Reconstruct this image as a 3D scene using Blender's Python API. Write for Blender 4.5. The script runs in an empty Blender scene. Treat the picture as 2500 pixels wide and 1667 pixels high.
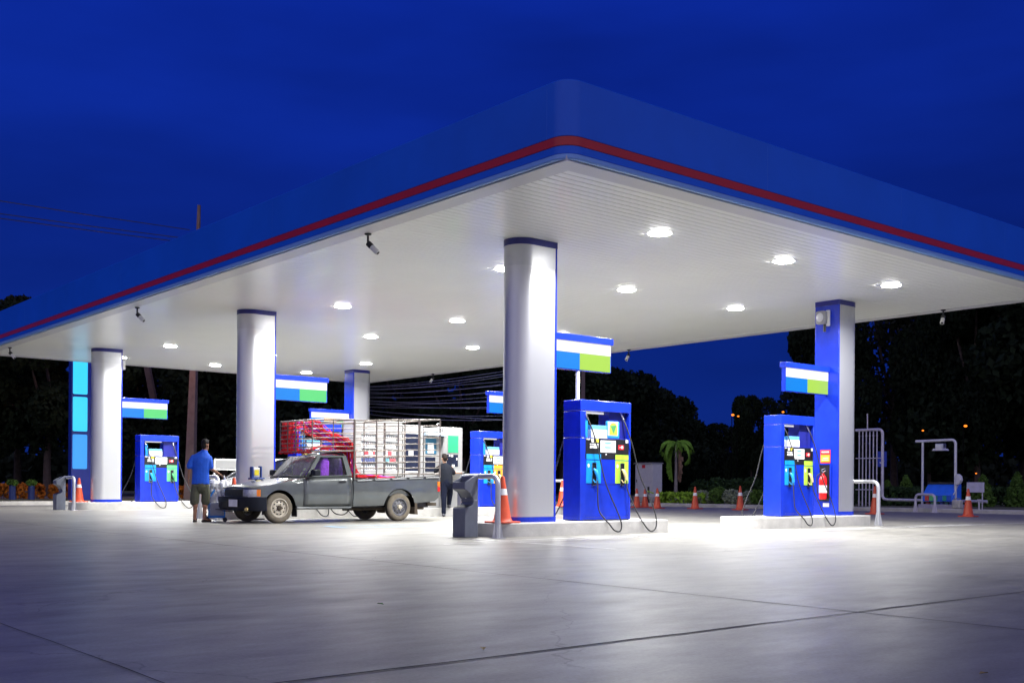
import bpy, math, random
from mathutils import Vector, Matrix
from math import sin, cos, pi, radians as R
random.seed(7)
S = bpy.context.scene
COL = S.collection

# ------------------------------------------------------------------ camera
cam = bpy.data.cameras.new('camera'); cam_o = bpy.data.objects.new('camera', cam); COL.objects.link(cam_o)
cam.sensor_width = 36; cam.lens = 2668.67/2500*36
cam.shift_y = (1183.38-833.5)/2500
cam.clip_end = 3000; cam.clip_start = .1
HEAD = 0.8739
cam_o.matrix_world = Matrix.Translation((-9.0747, -9.8469, .82)) @ Matrix.Rotation(HEAD-pi/2, 4, 'Z') @ Matrix.Rotation(pi/2, 4, 'X') @ Matrix.Rotation(.0071, 4, 'Z')
S.camera = cam_o
FW = Vector((cos(HEAD), sin(HEAD), 0))
BACK_FILL = .40

# ------------------------------------------------------------------ world: dusk sky
W = bpy.data.worlds.new('World'); S.world = W; W.use_nodes = True
nt = W.node_tree; nt.nodes.clear()
def N(t, typ, **kw):
    n = t.nodes.new(typ)
    for k, v in kw.items(): setattr(n, k, v)
    return n
out = N(nt, 'ShaderNodeOutputWorld'); bg = N(nt, 'ShaderNodeBackground'); L = nt.links.new
sky = N(nt, 'ShaderNodeTexSky'); sky.sky_type = 'NISHITA'; sky.sun_disc = False
sky.sun_elevation = R(-3); sky.sun_rotation = R(90)-(HEAD+pi); sky.air_density = 1.0; sky.ozone_density = 4
tc = N(nt, 'ShaderNodeTexCoord')
sep = N(nt, 'ShaderNodeSeparateXYZ'); L(tc.outputs['Generated'], sep.inputs[0])
ramp = N(nt, 'ShaderNodeValToRGB'); e = ramp.color_ramp.elements
e[0].position = 0.0; e[0].color = (.0042, .022, .205, 1)
e[1].position = 1.0; e[1].color = (.0022, .016, .250, 1)
x = ramp.color_ramp.elements.new(.18); x.color = (.0030, .020, .235, 1)
x = ramp.color_ramp.elements.new(.42); x.color = (.0034, .025, .375, 1)
L(sep.outputs[2], ramp.inputs[0])
# soft cloud streaks
mp = N(nt, 'ShaderNodeMapping'); mp.inputs['Scale'].default_value = (1.3, 1.3, 5.0); mp.inputs['Rotation'].default_value = (.12, .08, .5)
L(tc.outputs['Generated'], mp.inputs[0])
nz = N(nt, 'ShaderNodeTexNoise'); nz.inputs['Scale'].default_value = 1.7; nz.inputs['Detail'].default_value = 4; nz.inputs['Roughness'].default_value = .5
L(mp.outputs[0], nz.inputs['Vector'])
cr = N(nt, 'ShaderNodeMapRange'); cr.inputs[1].default_value = .3; cr.inputs[2].default_value = .72; cr.inputs[3].default_value = .62; cr.inputs[4].default_value = 1.10
L(nz.outputs['Fac'], cr.inputs[0])
mul = N(nt, 'ShaderNodeVectorMath', operation='SCALE'); L(ramp.outputs[0], mul.inputs[0]); L(cr.outputs[0], mul.inputs['Scale'])
bg.inputs['Strength'].default_value = 1.0; L(mul.outputs[0], bg.inputs['Color'])
bg2 = N(nt, 'ShaderNodeBackground'); bg2.inputs['Strength'].default_value = .04
L(sky.outputs[0], bg2.inputs['Color'])
# fill glow added to the sky behind the camera, lights fascia and foreground
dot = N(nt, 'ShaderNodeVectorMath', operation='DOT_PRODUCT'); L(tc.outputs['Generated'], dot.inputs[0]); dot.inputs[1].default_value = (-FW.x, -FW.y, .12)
gl = N(nt, 'ShaderNodeMapRange', interpolation_type='SMOOTHSTEP'); gl.inputs[1].default_value = -.35; gl.inputs[2].default_value = .75; gl.inputs[3].default_value = 0; gl.inputs[4].default_value = BACK_FILL
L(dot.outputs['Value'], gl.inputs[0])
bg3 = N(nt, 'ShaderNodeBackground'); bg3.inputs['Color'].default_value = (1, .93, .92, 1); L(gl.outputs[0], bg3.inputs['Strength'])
add = N(nt, 'ShaderNodeAddShader'); L(bg.outputs[0], add.inputs[0]); L(bg2.outputs[0], add.inputs[1])
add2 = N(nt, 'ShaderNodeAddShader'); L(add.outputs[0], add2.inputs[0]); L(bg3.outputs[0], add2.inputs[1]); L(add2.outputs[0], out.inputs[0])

S.view_settings.view_transform = 'Standard'; S.view_settings.look = 'None'; S.view_settings.exposure = 0; S.view_settings.gamma = 1
S.cycles.use_denoising = True
S.cycles.max_bounces = 7; S.cycles.diffuse_bounces = 4; S.cycles.glossy_bounces = 4; S.cycles.transmission_bounces = 6; S.cycles.transparent_max_bounces = 12
S.cycles.caustics_reflective = False; S.cycles.caustics_refractive = False
S.cycles.sample_clamp_indirect = 6

LAMP_W = 345        # each canopy light
# ------------------------------------------------------------------ materials
MATS = {}
def mat(name, col, rough=.5, metal=0, var=.12, scale=6, bump=0, bscale=40, emit=None, es=0, spec=.5, coat=0, stretch=None, alpha=None, rvar=.0):
    if name in MATS: return MATS[name]
    m = bpy.data.materials.new(name); m.use_nodes = True
    t = m.node_tree; b = t.nodes['Principled BSDF']; L = t.links.new
    c = (*col, 1)
    b.inputs['Roughness'].default_value = rough; b.inputs['Metallic'].default_value = metal
    b.inputs['Specular IOR Level'].default_value = spec; b.inputs['Coat Weight'].default_value = coat
    b.inputs['Coat Roughness'].default_value = .08
    if alpha is not None: b.inputs['Alpha'].default_value = alpha
    tc = N(t, 'ShaderNodeTexCoord'); src = tc.outputs['Object']
    if stretch:
        mp = N(t, 'ShaderNodeMapping'); mp.inputs['Scale'].default_value = stretch; L(src, mp.inputs[0]); src = mp.outputs[0]
    n = N(t, 'ShaderNodeTexNoise'); n.inputs['Scale'].default_value = scale; n.inputs['Detail'].default_value = 5; n.inputs['Roughness'].default_value = .6
    L(src, n.inputs['Vector'])
    r = N(t, 'ShaderNodeMapRange'); r.inputs[1].default_value = .3; r.inputs[2].default_value = .7; r.inputs[3].default_value = 1-var; r.inputs[4].default_value = 1+var
    L(n.outputs['Fac'], r.inputs[0])
    v = N(t, 'ShaderNodeVectorMath', operation='SCALE'); v.inputs[0].default_value = col; L(r.outputs[0], v.inputs['Scale'])
    L(v.outputs[0], b.inputs['Base Color'])
    if rvar:
        q = N(t, 'ShaderNodeMapRange'); q.inputs[1].default_value = .3; q.inputs[2].default_value = .7; q.inputs[3].default_value = max(.02, rough-rvar); q.inputs[4].default_value = rough+rvar
        L(n.outputs['Fac'], q.inputs[0]); L(q.outputs[0], b.inputs['Roughness'])
    if bump:
        n2 = N(t, 'ShaderNodeTexNoise'); n2.inputs['Scale'].default_value = bscale; n2.inputs['Detail'].default_value = 3; L(src, n2.inputs['Vector'])
        bp = N(t, 'ShaderNodeBump'); bp.inputs['Strength'].default_value = bump; bp.inputs['Distance'].default_value = .01
        L(n2.outputs['Fac'], bp.inputs['Height']); L(bp.outputs[0], b.inputs['Normal'])
    if emit:
        b.inputs['Emission Color'].default_value = (*emit, 1); b.inputs['Emission Strength'].default_value = es
    MATS[name] = m
    return m

BLUE = mat('blue_paint', (.007, .032, .48), .25, var=.16, scale=3, coat=.1)
NAVY = mat('navy_paint', (.018, .022, .22), .3, var=.08)
FASC = mat('fascia_blue', (.006, .118, .72), .34, var=.09, scale=.5, spec=.35)
FRED = mat('stripe_red', (.50, .010, .014), .3, var=.08, scale=.8)
LIPB = mat('lip_pale_blue', (.22, .42, .85), .35, var=.08, scale=.7)
SOFF = mat('soffit_white', (.91, .925, .88), .30, var=.03, scale=.5, spec=.7, coat=.15)
BORD = mat('border_grey', (.62, .62, .64), .35, var=.04, scale=.6)
ALU = mat('brushed_aluminium', (.69, .695, .71), .33, metal=.74, var=.015, scale=1.2)
REFLBAND = mat('reflection_grey', (.62, .63, .65), .36, metal=.7, var=.05)
GALV = mat('galvanised', (.66, .67, .69), .32, metal=.7, var=.05, scale=5)
CHROME = mat('chrome', (.8, .8, .82), .12, metal=1, var=.05)
WHITE = mat('white_paint', (.80, .80, .79), .35, var=.05, scale=4)
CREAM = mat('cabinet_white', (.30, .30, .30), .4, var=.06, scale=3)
BLACK = mat('black_plastic', (.012, .012, .015), .35, var=.2)
RUB = mat('black_rubber', (.018, .018, .02), .55, var=.2)
DARK = mat('dark_metal', (.03, .03, .035), .5, var=.3)
ISL = mat('island_concrete', (.47, .46, .44), .6, var=.12, scale=5, bump=.25, bscale=30)
GREYP = mat('grey_plastic', (.11, .122, .16), .42, var=.10, scale=7)
ORANGE = mat('cone_orange', (.56, .068, .02), .45, var=.12, scale=9)
ORB = mat('cone_base', (.55, .07, .03), .6, var=.2, scale=9)
REFL = mat('reflective_white', (.82, .82, .82), .35, var=.06)
def glow(name, col, s): return mat(name, tuple(c*.12 for c in col), .3, var=0, emit=col, es=s)
GW = glow('lit_white', (.93, .91, .87), .92)
GB = glow('lit_blue', (.004, .215, .72), .9)
GL = glow('lit_lime', (.37, .62, .075), .9)
GG = glow('lit_green', (.11, .62, .19), .9)
GO = glow('lit_orange', (.95, .42, .04), .9)
LAMP = glow('lamp_glow', (1, .98, .95), 75)
CY1 = glow('totem_cyan', (.045, .66, 1.0), 1.1)
CY2 = glow('totem_blue', (.05, .37, .98), 1.0)
PB = mat('boot_blue', (.01, .30, .72), .3, var=.06)
PL = mat('boot_lime', (.42, .70, .06), .3, var=.06)
PG = mat('boot_green', (.12, .58, .20), .3, var=.06)
PO = mat('boot_orange', (.85, .38, .03), .3, var=.06)
SCR = mat('screen_paper', (.78, .80, .80), .4, var=.03, emit=(.8,.85,.9), es=.15)
YEL = mat('sticker_yellow', (.85, .70, .05), .4)
RED = mat('label_red', (.70, .02, .03), .35)
NOZB = mat('nozzle_blue', (.02, .33, .75), .35)
NOZT = mat('nozzle_tan', (.68, .55, .26), .4)
NOZG = mat('nozzle_green', (.04, .25, .10), .4)
INK = mat('print_blue', (.12, .38, .62), .5)

# ------------------------------------------------------------------ mesh helper
class MB:
    def __init__(s): s.v = []; s.f = []
    def add(s, vs, fs):
        o = len(s.v); s.v += [tuple(p) for p in vs]; s.f += [tuple(i+o for i in q) for q in fs]; return s
    def box(s, x0, x1, y0, y1, z0, z1):
        return s.add([(x0,y0,z0),(x1,y0,z0),(x1,y1,z0),(x0,y1,z0),(x0,y0,z1),(x1,y0,z1),(x1,y1,z1),(x0,y1,z1)],
                     [(0,3,2,1),(4,5,6,7),(0,1,5,4),(1,2,6,5),(2,3,7,6),(3,0,4,7)])
    def prism(s, poly, axis, a, b):      # poly: 2-D points in the other two axes, order kept (x,y,z minus axis)
        def P(p, t):
            return (t, p[0], p[1]) if axis == 'x' else ((p[0], t, p[1]) if axis == 'y' else (p[0], p[1], t))
        n = len(poly); vs = [P(p, a) for p in poly]+[P(p, b) for p in poly]
        ar = sum(poly[i][0]*poly[(i+1) % n][1]-poly[(i+1) % n][0]*poly[i][1] for i in range(n))
        fl = (ar > 0) ^ (axis == 'y') ^ (b < a)
        fs = [tuple(range(n-1, -1, -1)), tuple(range(n, 2*n))]+[(i, (i+1) % n, n+(i+1) % n, n+i) for i in range(n)]
        if not fl: fs = [q[::-1] for q in fs]
        return s.add(vs, fs)
    def tube(s, pts, r, n=8, cap=True):
        pts = [Vector(p) for p in pts]; rs = r if isinstance(r, (list, tuple)) else [r]*len(pts)
        up = None; vs = []; fs = []
        for i, p in enumerate(pts):
            d = (pts[min(i+1, len(pts)-1)]-pts[max(i-1, 0)])
            d = d.normalized() if d.length > 1e-9 else Vector((0,0,1))
            if up is None: up = Vector((0,0,1)) if abs(d.z) < .9 else Vector((1,0,0))
            a = d.cross(up)
            if a.length < 1e-6: a = d.orthogonal()
            a.normalize(); b = a.cross(d).normalized(); up = b
            for k in range(n):
                t = 2*pi*k/n; vs.append(p+(a*cos(t)+b*sin(t))*rs[i])
        for i in range(len(pts)-1):
            for k in range(n):
                fs.append((i*n+k, i*n+(k+1) % n, (i+1)*n+(k+1) % n, (i+1)*n+k))
        if cap: fs.append(tuple(range(n-1, -1, -1))); fs.append(tuple((len(pts)-1)*n+k for k in range(n)))
        return s.add(vs, fs)
    def lathe(s, prof, c=(0,0,0), n=24, axis='z', ph=0, arc=2*pi):
        vs = []; fs = []; m = len(prof); full = arc > 6.28
        cnt = n if full else n+1
        for k in range(cnt):
            t = ph+arc*k/n
            for (r, h) in prof:
                if axis == 'z': vs.append((c[0]+r*cos(t), c[1]+r*sin(t), c[2]+h))
                elif axis == 'y': vs.append((c[0]+r*cos(t), c[1]+h, c[2]+r*sin(t)))
                else: vs.append((c[0]+h, c[1]+r*cos(t), c[2]+r*sin(t)))
        for k in range(n):
            k2 = (k+1) % cnt
            for i in range(m-1): 
                q = (k*m+i, k2*m+i, k2*m+i+1, k*m+i+1)
                fs.append(q if axis != 'y' else q[::-1])
        return s.add(vs, fs)
    def ball(s, c, rx, ry=None, rz=None, n=12, m=8):
        ry = ry or rx; rz = rz or rx
        vs = []; fs = []
        for i in range(m+1):
            a = -pi/2+pi*i/m
            for k in range(n):
                t = 2*pi*k/n; vs.append((c[0]+rx*cos(a)*cos(t), c[1]+ry*cos(a)*sin(t), c[2]+rz*sin(a)))
        for i in range(m):
            for k in range(n): fs.append((i*n+k, i*n+(k+1) % n, (i+1)*n+(k+1) % n, (i+1)*n+k))
        return s.add(vs, fs)
    def loft(s, secs, cap0=True, cap1=True, closed=False):
        n = len(secs[0]); vs = [p for q in secs for p in q]; fs = []
        for i in range(len(secs)-1):
            for k in range(n if closed else n-1):
                k2 = (k+1) % n; fs.append((i*n+k, i*n+k2, (i+1)*n+k2, (i+1)*n+k))
        if cap0: fs.append(tuple(range(n-1, -1, -1)))
        if cap1: fs.append(tuple((len(secs)-1)*n+k for k in range(n)))
        return s.add(vs, fs)
    def quad(s, a, b, c, d): return s.add([a, b, c, d], [(0,1,2,3)])
    def plate(s, a, b, c, d, th):        # quad given thickness along its normal (inwards)
        a, b, c, d = map(Vector, (a, b, c, d)); n = (b-a).cross(d-a).normalized()*th
        return s.add([a, b, c, d, a-n, b-n, c-n, d-n], [(0,1,2,3),(7,6,5,4),(0,4,5,1),(1,5,6,2),(2,6,7,3),(3,7,4,0)])
    def build(s, name, m, parent=None, bev=0, smooth=None, seg=2):
        me = bpy.data.meshes.new(name); me.from_pydata(s.v, [], s.f); me.validate(); me.update()
        o = bpy.data.objects.new(name, me); COL.objects.link(o)
        for k in (m if isinstance(m, (list, tuple)) else [m]): me.materials.append(k)
        if parent: o.parent = parent
        if smooth is not None:
            me.shade_smooth(); me.set_sharp_from_angle(angle=R(smooth))
        if bev:
            b = o.modifiers.new('Bevel', 'BEVEL'); b.width = bev; b.segments = seg; b.limit_method = 'ANGLE'; b.angle_limit = R(40); b.harden_normals = False
            me.shade_smooth(); me.set_sharp_from_angle(angle=R(35))
        return o
def tag(o, label=None, cat=None, group=None, kind=None):
    if label: o['label'] = label
    if cat: o['category'] = cat
    if group: o['group'] = group
    if kind: o['kind'] = kind
    return o
def thing(name, label, cat, loc=(0,0,0), rz=0, group=None):
    o = bpy.data.objects.new(name, None); COL.objects.link(o); o.location = loc; o.rotation_euler = (0,0,rz)
    o.empty_display_size = .2
    return tag(o, label, cat, group)
def copy_tree(o, loc=None, rz=None, label=None, parent=None):
    c = o.copy(); COL.objects.link(c)
    if parent: c.parent = parent
    if loc is not None: c.location = loc
    if rz is not None: c.rotation_euler = (0,0,rz)
    if label: c['label'] = label
    for ch in list(o.children): copy_tree(ch, parent=c)
    return c
def arcpts(c, r, a0, a1, n, plane='xz'):
    o = []
    for i in range(n+1):
        t = a0+(a1-a0)*i/n
        o.append((c[0]+r*cos(t), c[1], c[2]+r*sin(t)) if plane == 'xz' else ((c[0], c[1]+r*cos(t), c[2]+r*sin(t)) if plane == 'yz' else (c[0]+r*cos(t), c[1]+r*sin(t), c[2])))
    return o
def smoothpts(pts, n=6):     # Catmull-Rom
    P = [Vector(p) for p in pts]; P = [P[0]*2-P[1]]+P+[P[-1]*2-P[-2]]; o = []
    for i in range(1, len(P)-2):
        for k in range(n):
            t = k/n; a, b, c, d = P[i-1:i+3]
            o.append(.5*((2*b)+(c-a)*t+(2*a-5*b+4*c-d)*t*t+(3*b-a-3*c+d)*t**3))
    o.append(P[-2]); return o
def hoop(y0, y1, x, h, r=.04, rad=.14):   # U-shaped tube standing across y
    pts = [(x, y0, 0)]+arcpts((x, y0+rad, h-rad), rad, pi, pi/2, 6, 'yz')+arcpts((x, y1-rad, h-rad), rad, pi/2, 0, 6, 'yz')+[(x, y1, 0)]
    return pts

# ------------------------------------------------------------------ ground, roads, verge
def ground_mat():
    m = bpy.data.materials.new('concrete_slab'); m.use_nodes = True; t = m.node_tree; b = t.nodes['Principled BSDF']; L = t.links.new
    tc = N(t, 'ShaderNodeTexCoord')
    def noise(sc, det=5, st=None, ro=.6):
        src = tc.outputs['Object']
        if st:
            mp = N(t, 'ShaderNodeMapping'); mp.inputs['Scale'].default_value = st; mp.inputs['Rotation'].default_value = (0,0,R(-40)); L(src, mp.inputs[0]); src = mp.outputs[0]
        n = N(t, 'ShaderNodeTexNoise'); n.inputs['Scale'].default_value = sc; n.inputs['Detail'].default_value = det; n.inputs['Roughness'].default_value = ro; L(src, n.inputs['Vector']); return n.outputs['Fac']
    def rng(f, a, b_, c, d):
        r = N(t, 'ShaderNodeMapRange'); r.inputs[1].default_value = a; r.inputs[2].default_value = b_; r.inputs[3].default_value = c; r.inputs[4].default_value = d; L(f, r.inputs[0]); return r.outputs[0]
    def mth(op, a, b_):
        q = N(t, 'ShaderNodeMath', operation=op); L(a, q.inputs[0])
        if isinstance(b_, float): q.inputs[1].default_value = b_
        else: L(b_, q.inputs[1])
        return q.outputs[0]
    big = rng(noise(.25, 4), .3, .7, .80, 1.15)
    mid = rng(noise(1.7, 6, (1, 2.2, 1)), .3, .7, .74, 1.22)
    fine = rng(noise(48, 4), .3, .7, .84, 1.14)
    stain = rng(noise(.9, 7, (1, 2.6, 1), .68), .58, .72, 1.0, .80)
    pale = rng(noise(1.3, 6, (.7, 3.0, 1), .7), .60, .74, 1.0, 1.42)
    spots = mth('MULTIPLY', rng(noise(4.5, 6, None, .7), .66, .76, 1.0, .84), rng(noise(26, 3), .66, .74, 1.0, .70))
    vor = N(t, 'ShaderNodeTexVoronoi'); vor.feature = 'DISTANCE_TO_EDGE'; vor.inputs['Scale'].default_value = .22
    wn = N(t, 'ShaderNodeTexNoise'); wn.inputs['Scale'].default_value = 1.6; wn.inputs['Detail'].default_value = 6; L(tc.outputs['Object'], wn.inputs['Vector'])
    wv = N(t, 'ShaderNodeVectorMath', operation='MULTIPLY_ADD'); L(wn.outputs['Color'], wv.inputs[0]); wv.inputs[1].default_value = (.9, .9, .9); L(tc.outputs['Object'], wv.inputs[2]); L(wv.outputs[0], vor.inputs['Vector'])
    spots = mth('MULTIPLY', spots, mth('MAXIMUM', rng(vor.outputs['Distance'], .0008, .0026, .62, 1.0), rng(noise(.55, 2), .46, .56, 1.0, 0.0)))
    k = mth('MULTIPLY', mth('MULTIPLY', mth('MULTIPLY', big, mid), mth('MULTIPLY', fine, stain)), mth('MULTIPLY', pale, spots))
    v = N(t, 'ShaderNodeVectorMath', operation='SCALE'); v.inputs[0].default_value = (.232, .222, .196); L(k, v.inputs['Scale']); L(v.outputs[0], b.inputs['Base Color'])
    L(rng(noise(1.1, 6, (1, 2.4, 1), .65), .32, .68, .34, .48), b.inputs['Roughness'])
    bp = N(t, 'ShaderNodeBump'); bp.inputs['Strength'].default_value = .18; bp.inputs['Distance'].default_value = .006
    h = mth('ADD', noise(9, 6), mth('MULTIPLY', noise(60, 2), .5)); L(h, bp.inputs['Height']); L(bp.outputs[0], b.inputs['Normal'])
    b.inputs['Specular IOR Level'].default_value = .30
    return m
CONC = ground_mat()
ASPH = mat('asphalt', (.20, .187, .175), .55, var=.22, scale=1.6, bump=.3, bscale=70, rvar=.12)
GRASS = mat('verge_soil', (.10, .10, .045), .9, var=.5, scale=2.5, bump=.6, bscale=30)
KERB = mat('kerb_concrete', (.46, .44, .40), .7, var=.25, scale=2.2, bump=.3)
LINEW = mat('line_white', (.78, .78, .76), .5, var=.2, scale=3)
LINEB = mat('line_blue', (.25, .45, .62), .5, var=.3, scale=2)
JOINT = mat('joint_dark', (.045, .040, .038), .85, var=.3, scale=3)

kline = [(-90, 29.8), (14, 29.8), (19.2, 27.6), (22.3, 23.6), (23.5, 19.9), (24.1, 16.5), (24.7, 12.2), (25.15, 8.8), (25.4, 4), (25.7, -6), (26.4, -90)]
tag(MB().add([(-900,-900,-.3),(900,-900,-.3),(900,900,-.3),(-900,900,-.3)], [(0,1,2,3)]).build('terrain', GRASS), kind='structure')
m = MB(); base = [(-90, -90)]+[(x+.05, y+.05) for x, y in kline]
m.add([(x, y, 0) for x, y in base], [tuple(range(len(base)-1, -1, -1))]); fo = m.build('forecourt', CONC); tag(fo, kind='structure')
ed = [(16.2, -90), (15.9, 12), (15.4, 22), (12, 27.3), (4, 28.6), (-90, 28.9)]
kin = [(x-.02, y-.02) for x, y in kline]
m = MB(); poly = ed+kin; m.add([(x, y, .004) for x, y in poly], [tuple(range(len(poly)))]); tag(m.build('service_road', ASPH), kind='structure')
# kerb (real step) and verge
def offs(line, d):
    o = []
    for i, p in enumerate(line):
        a = Vector(line[max(i-1, 0)]); b = Vector(line[min(i+1, len(line)-1)]); t = (b-a).normalized(); n = Vector((-t.y, t.x)); o.append((p[0]+n.x*d, p[1]+n.y*d))
    return o
k2 = offs(kline, .17)
m = MB(); secs = [[(a[0], a[1], -.05), (a[0], a[1], .115), (a[0]*.85+b[0]*.15, a[1]*.85+b[1]*.15, .14), (b[0], b[1], .14), (b[0], b[1], -.05)] for a, b in zip(kline, k2)]
m.loft(secs, closed=True); tag(m.build('kerb', KERB), kind='structure')
k3 = offs(kline, 120); m = MB()
V = [(x, y, .125) for x, y in k2]; O = [(-90, 300), (60, 300), (200, 250), (300, 160), (330, 100), (340, 60), (340, 30), (340, 10), (340, 0), (340, -30), (340, -90)]
m.add(V+[(x, y, .125) for x, y in O], [(i, i+1, len(V)+i+1, len(V)+i) for i in range(len(V)-1)])
tag(m.build('verge', GRASS), kind='structure')
tag(MB().box(-90, 60, 37.2, 44.5, .05, .131).build('back_road', ASPH), kind='structure')
# slab joints, slightly irregular
def wob(p0, p1, w, z=.004, amp=.008, step=.5):
    a = Vector(p0); b = Vector(p1); n = max(2, int((b-a).length/step)); t = (b-a).normalized(); q = Vector((-t.y, t.x)); m = []
    for i in range(n+1):
        p = a+(b-a)*i/n+q*random.uniform(-amp, amp); ww = w*random.uniform(.6, 1.3)/2; m.append((p+q*ww, p-q*ww))
    vs = []; fs = []
    for l, r in m: vs += [(l.x, l.y, z), (r.x, r.y, z)]
    for i in range(n): fs.append((2*i, 2*i+1, 2*i+3, 2*i+2))
    return vs, fs
m = MB()
for u, ww in ((-11.9, .006), (-7.29, .007), (-2.72, .018)): m.add(*wob((u, -40), (u, 29), ww))
for v, ww in ((-10.6, .01), (-5.8, .020), (-1.0, .007)): m.add(*wob((-40, v), (15.2, v), ww, z=.0042))
for v in (8.6, 18.3): m.add(*wob((-40, v), (1.2, v), .018, z=.0042))
tag(m.build('slab_joints', JOINT), kind='structure')
m = MB()
for v in (3.8, 13.52, 23.23):
    for sgn in (-1, 1):
        y = v+sgn*1.25
        m.add(*wob((.6, y), (15.0, y), .07, z=.006, amp=.004, step=1))
m.add(*wob((-.2, 2.2), (14.9, 2.2), .05, z=.006, amp=.004)); m.add(*wob((1.0, 3.1), (1.0, .1), .05, z=.0065, amp=.004)); m.add(*wob((11.9, 2.3), (20.2, 2.1), .07, z=.0075, amp=.004))
tag(m.build('bay_lines', LINEW), kind='structure')
m = MB()
for x0, y0, x1, y1 in ((1.6, 7.6, 5.4, 7.6), (1.6, 8.5, 5.4, 8.5), (1.6, 7.6, 1.6, 8.5), (5.4, 7.6, 5.4, 8.5)): m.add(*wob((x0, y0), (x1, y1), .12, z=.0062, amp=.005))
tag(m.build('blue_bay_marks', LINEB), kind='structure')
# small litter leaves on the slab
LEAF = mat('dry_leaf', (.35, .25, .06), .7); LEAFG = mat('green_leaf', (.04, .16, .02), .6)
for i, (u, v, mm, lb) in enumerate(((-5.7, -5.6, LEAF, 'tiny dry yellow leaf lying on the bare slab, nearest the camera'), (-5.0, -3.6, LEAFG, 'tiny green leaf lying on the bare grey slab'), (-4.4, -7.5, LEAF, 'tiny dry leaf lying right beside the long slab joint'))):
    a = random.random()*6
    o = MB().add([(-.035,0,.004),(0,-.016,.012),(.04,0,.006),(0,.016,.014)], [(0,1,2,3)]).build('fallen_leaf', mm); o.location = (u, v, 0.004); o.rotation_euler = (0,0,a); tag(o, lb, 'leaf', 'leaves on the slab')

# ------------------------------------------------------------------ canopy
CW, CD, HS = 14.30, 27.20, 4.81
def rrect(x0, y0, x1, y1, r, n=10):
    o = []
    for cx, cy, a in ((x1-r, y1-r, 0), (x0+r, y1-r, pi/2), (x0+r, y0+r, pi), (x1-r, y0+r, 1.5*pi)):
        for k in range(n+1): t = a+pi/2*k/n; o.append((cx+r*cos(t), cy+r*sin(t)))
    return o
can = thing('canopy', 'huge flat blue forecourt canopy with a red stripe and white lit underside', 'canopy')
def band(name, prof, m):     # prof = [(offset, z)...] swept round the rounded plan
    mb = MB(); secs = []
    loops = [[(p[0], p[1], z) for p in rrect(-o, -o, CW+o, CD+o, .19+o)] for o, z in prof]
    n = len(loops[0]); vs = [p for l in loops for p in l]; fs = []
    for i in range(len(loops)-1):
        for k in range(n): fs.append((i*n+k, i*n+(k+1) % n, (i+1)*n+(k+1) % n, (i+1)*n+k))
    mb.add(vs, fs); return mb.build(name, m, can, smooth=30)
band('fascia', [(.045, 5.098), (.06, 5.104), (.06, 5.785), (.052, 5.795), (.03, 5.80), (-.4, 5.72)], FASC)
band('red_stripe', [(.052, 4.984), (.066, 4.988), (.066, 5.094), (.05, 5.098)], FRED)
band('lower_fascia', [(.03, 4.884), (.058, 4.888), (.058, 4.982), (.05, 4.984)], FASC)
band('edge_lip', [(-.015, 4.83), (.02, 4.812), (.044, 4.816), (.056, 4.832), (.060, 4.878), (.05, 4.886), (.03, 4.887)], LIPB)
m = MB(); l = rrect(.2, .2, CW-.2, CD-.2, .3); m.add([(x, y, 5.70) for x, y in l], [tuple(range(len(l)))]); m.build('roof_deck', mat('roof_sheet', (.3, .3, .32), .5), can)
# panel joints of the fascia
SHEEN = mat('joint_sheen', (.04, .17, .75), .3)
for u in (3.9, 7.5, 11.1): MB().box(u-.003, u+.003, -.0615, -.0585, 5.11, 5.74).build('panel_joint', SHEEN, can)
for v in (.30, 7.5, 14.7, 21.9): MB().box(-.0615, -.0585, v-.003, v+.003, 5.11, 5.74).build('panel_joint', SHEEN, can)
# soffit: narrow boards running along x with V grooves
m = MB(); x0, x1, y0, y1 = .33, CW-.33, .33, CD-.33
n = int((y1-y0)/.15); w = (y1-y0)/n; vs = []; fs = []
for i in range(n):
    y = y0+i*w
    for yy, zz in ((y, HS+.022), (y+.007, HS), (y+w-.016, HS-.001), (y+w-.010, HS+.022)): vs += [(x0, yy, zz), (x1, yy, zz)]
k = len(vs)//2
for i in range(k-1): fs.append((2*i, 2*i+2, 2*i+3, 2*i+1))
m.add(vs, fs); m.build('soffit', SOFF, can)
m = MB()
for a in ((.01, x0, .01, CD-.01), (x1, CW-.01, .01, CD-.01), (x0, x1, .01, y0), (x0, x1, y1, CD-.01)): m.box(a[0], a[1], a[2], a[3], HS-.012, HS+.05)
m.build('soffit_border', BORD, can)
m = MB(); m.box(x0-.1, x1+.1, y0-.1, y1+.1, HS+.06, HS+.09); m.build('soffit_backing', BORD, can)

# canopy lights
LU = (3.76, 6.98, 10.47); LV = (1.90, 5.74, 11.46, 15.33, 21.10, 25.07)
ORD = ('first', 'second', 'third', 'fourth', 'fifth', 'sixth')
c0 = None
for j, v in enumerate(LV):
    for i, u in enumerate(LU):
        lb = 'ceiling light, %s from the street edge in the %s row from the near corner' % (ORD[i], ORD[j])
        if c0 is None:
            c0 = thing('canopy_light', lb, 'ceiling light', (u, v, HS), 0, 'lights in the canopy ceiling')
            m = MB(); m.lathe([(.215, .0), (.215, -.008), (.19, -.010), (.18, -.004)], n=20); m.build('frame', WHITE, c0)
            m = MB(); m.lathe([(.180, -.002), (.172, -.021), (.0, -.025)], n=20); m.build('diffuser', LAMP, c0)
            ld = bpy.data.lights.new('lamp', 'AREA'); ld.shape = 'DISK'; ld.size = .32; ld.spread = R(152); ld.energy = LAMP_W; ld.color = (1, 1, .985)
            lo = bpy.data.objects.new('lamp', ld); COL.objects.link(lo); lo.parent = c0; lo.location = (0,0,-.028)
        else: copy_tree(c0, (u, v, HS), 0, lb)

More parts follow.
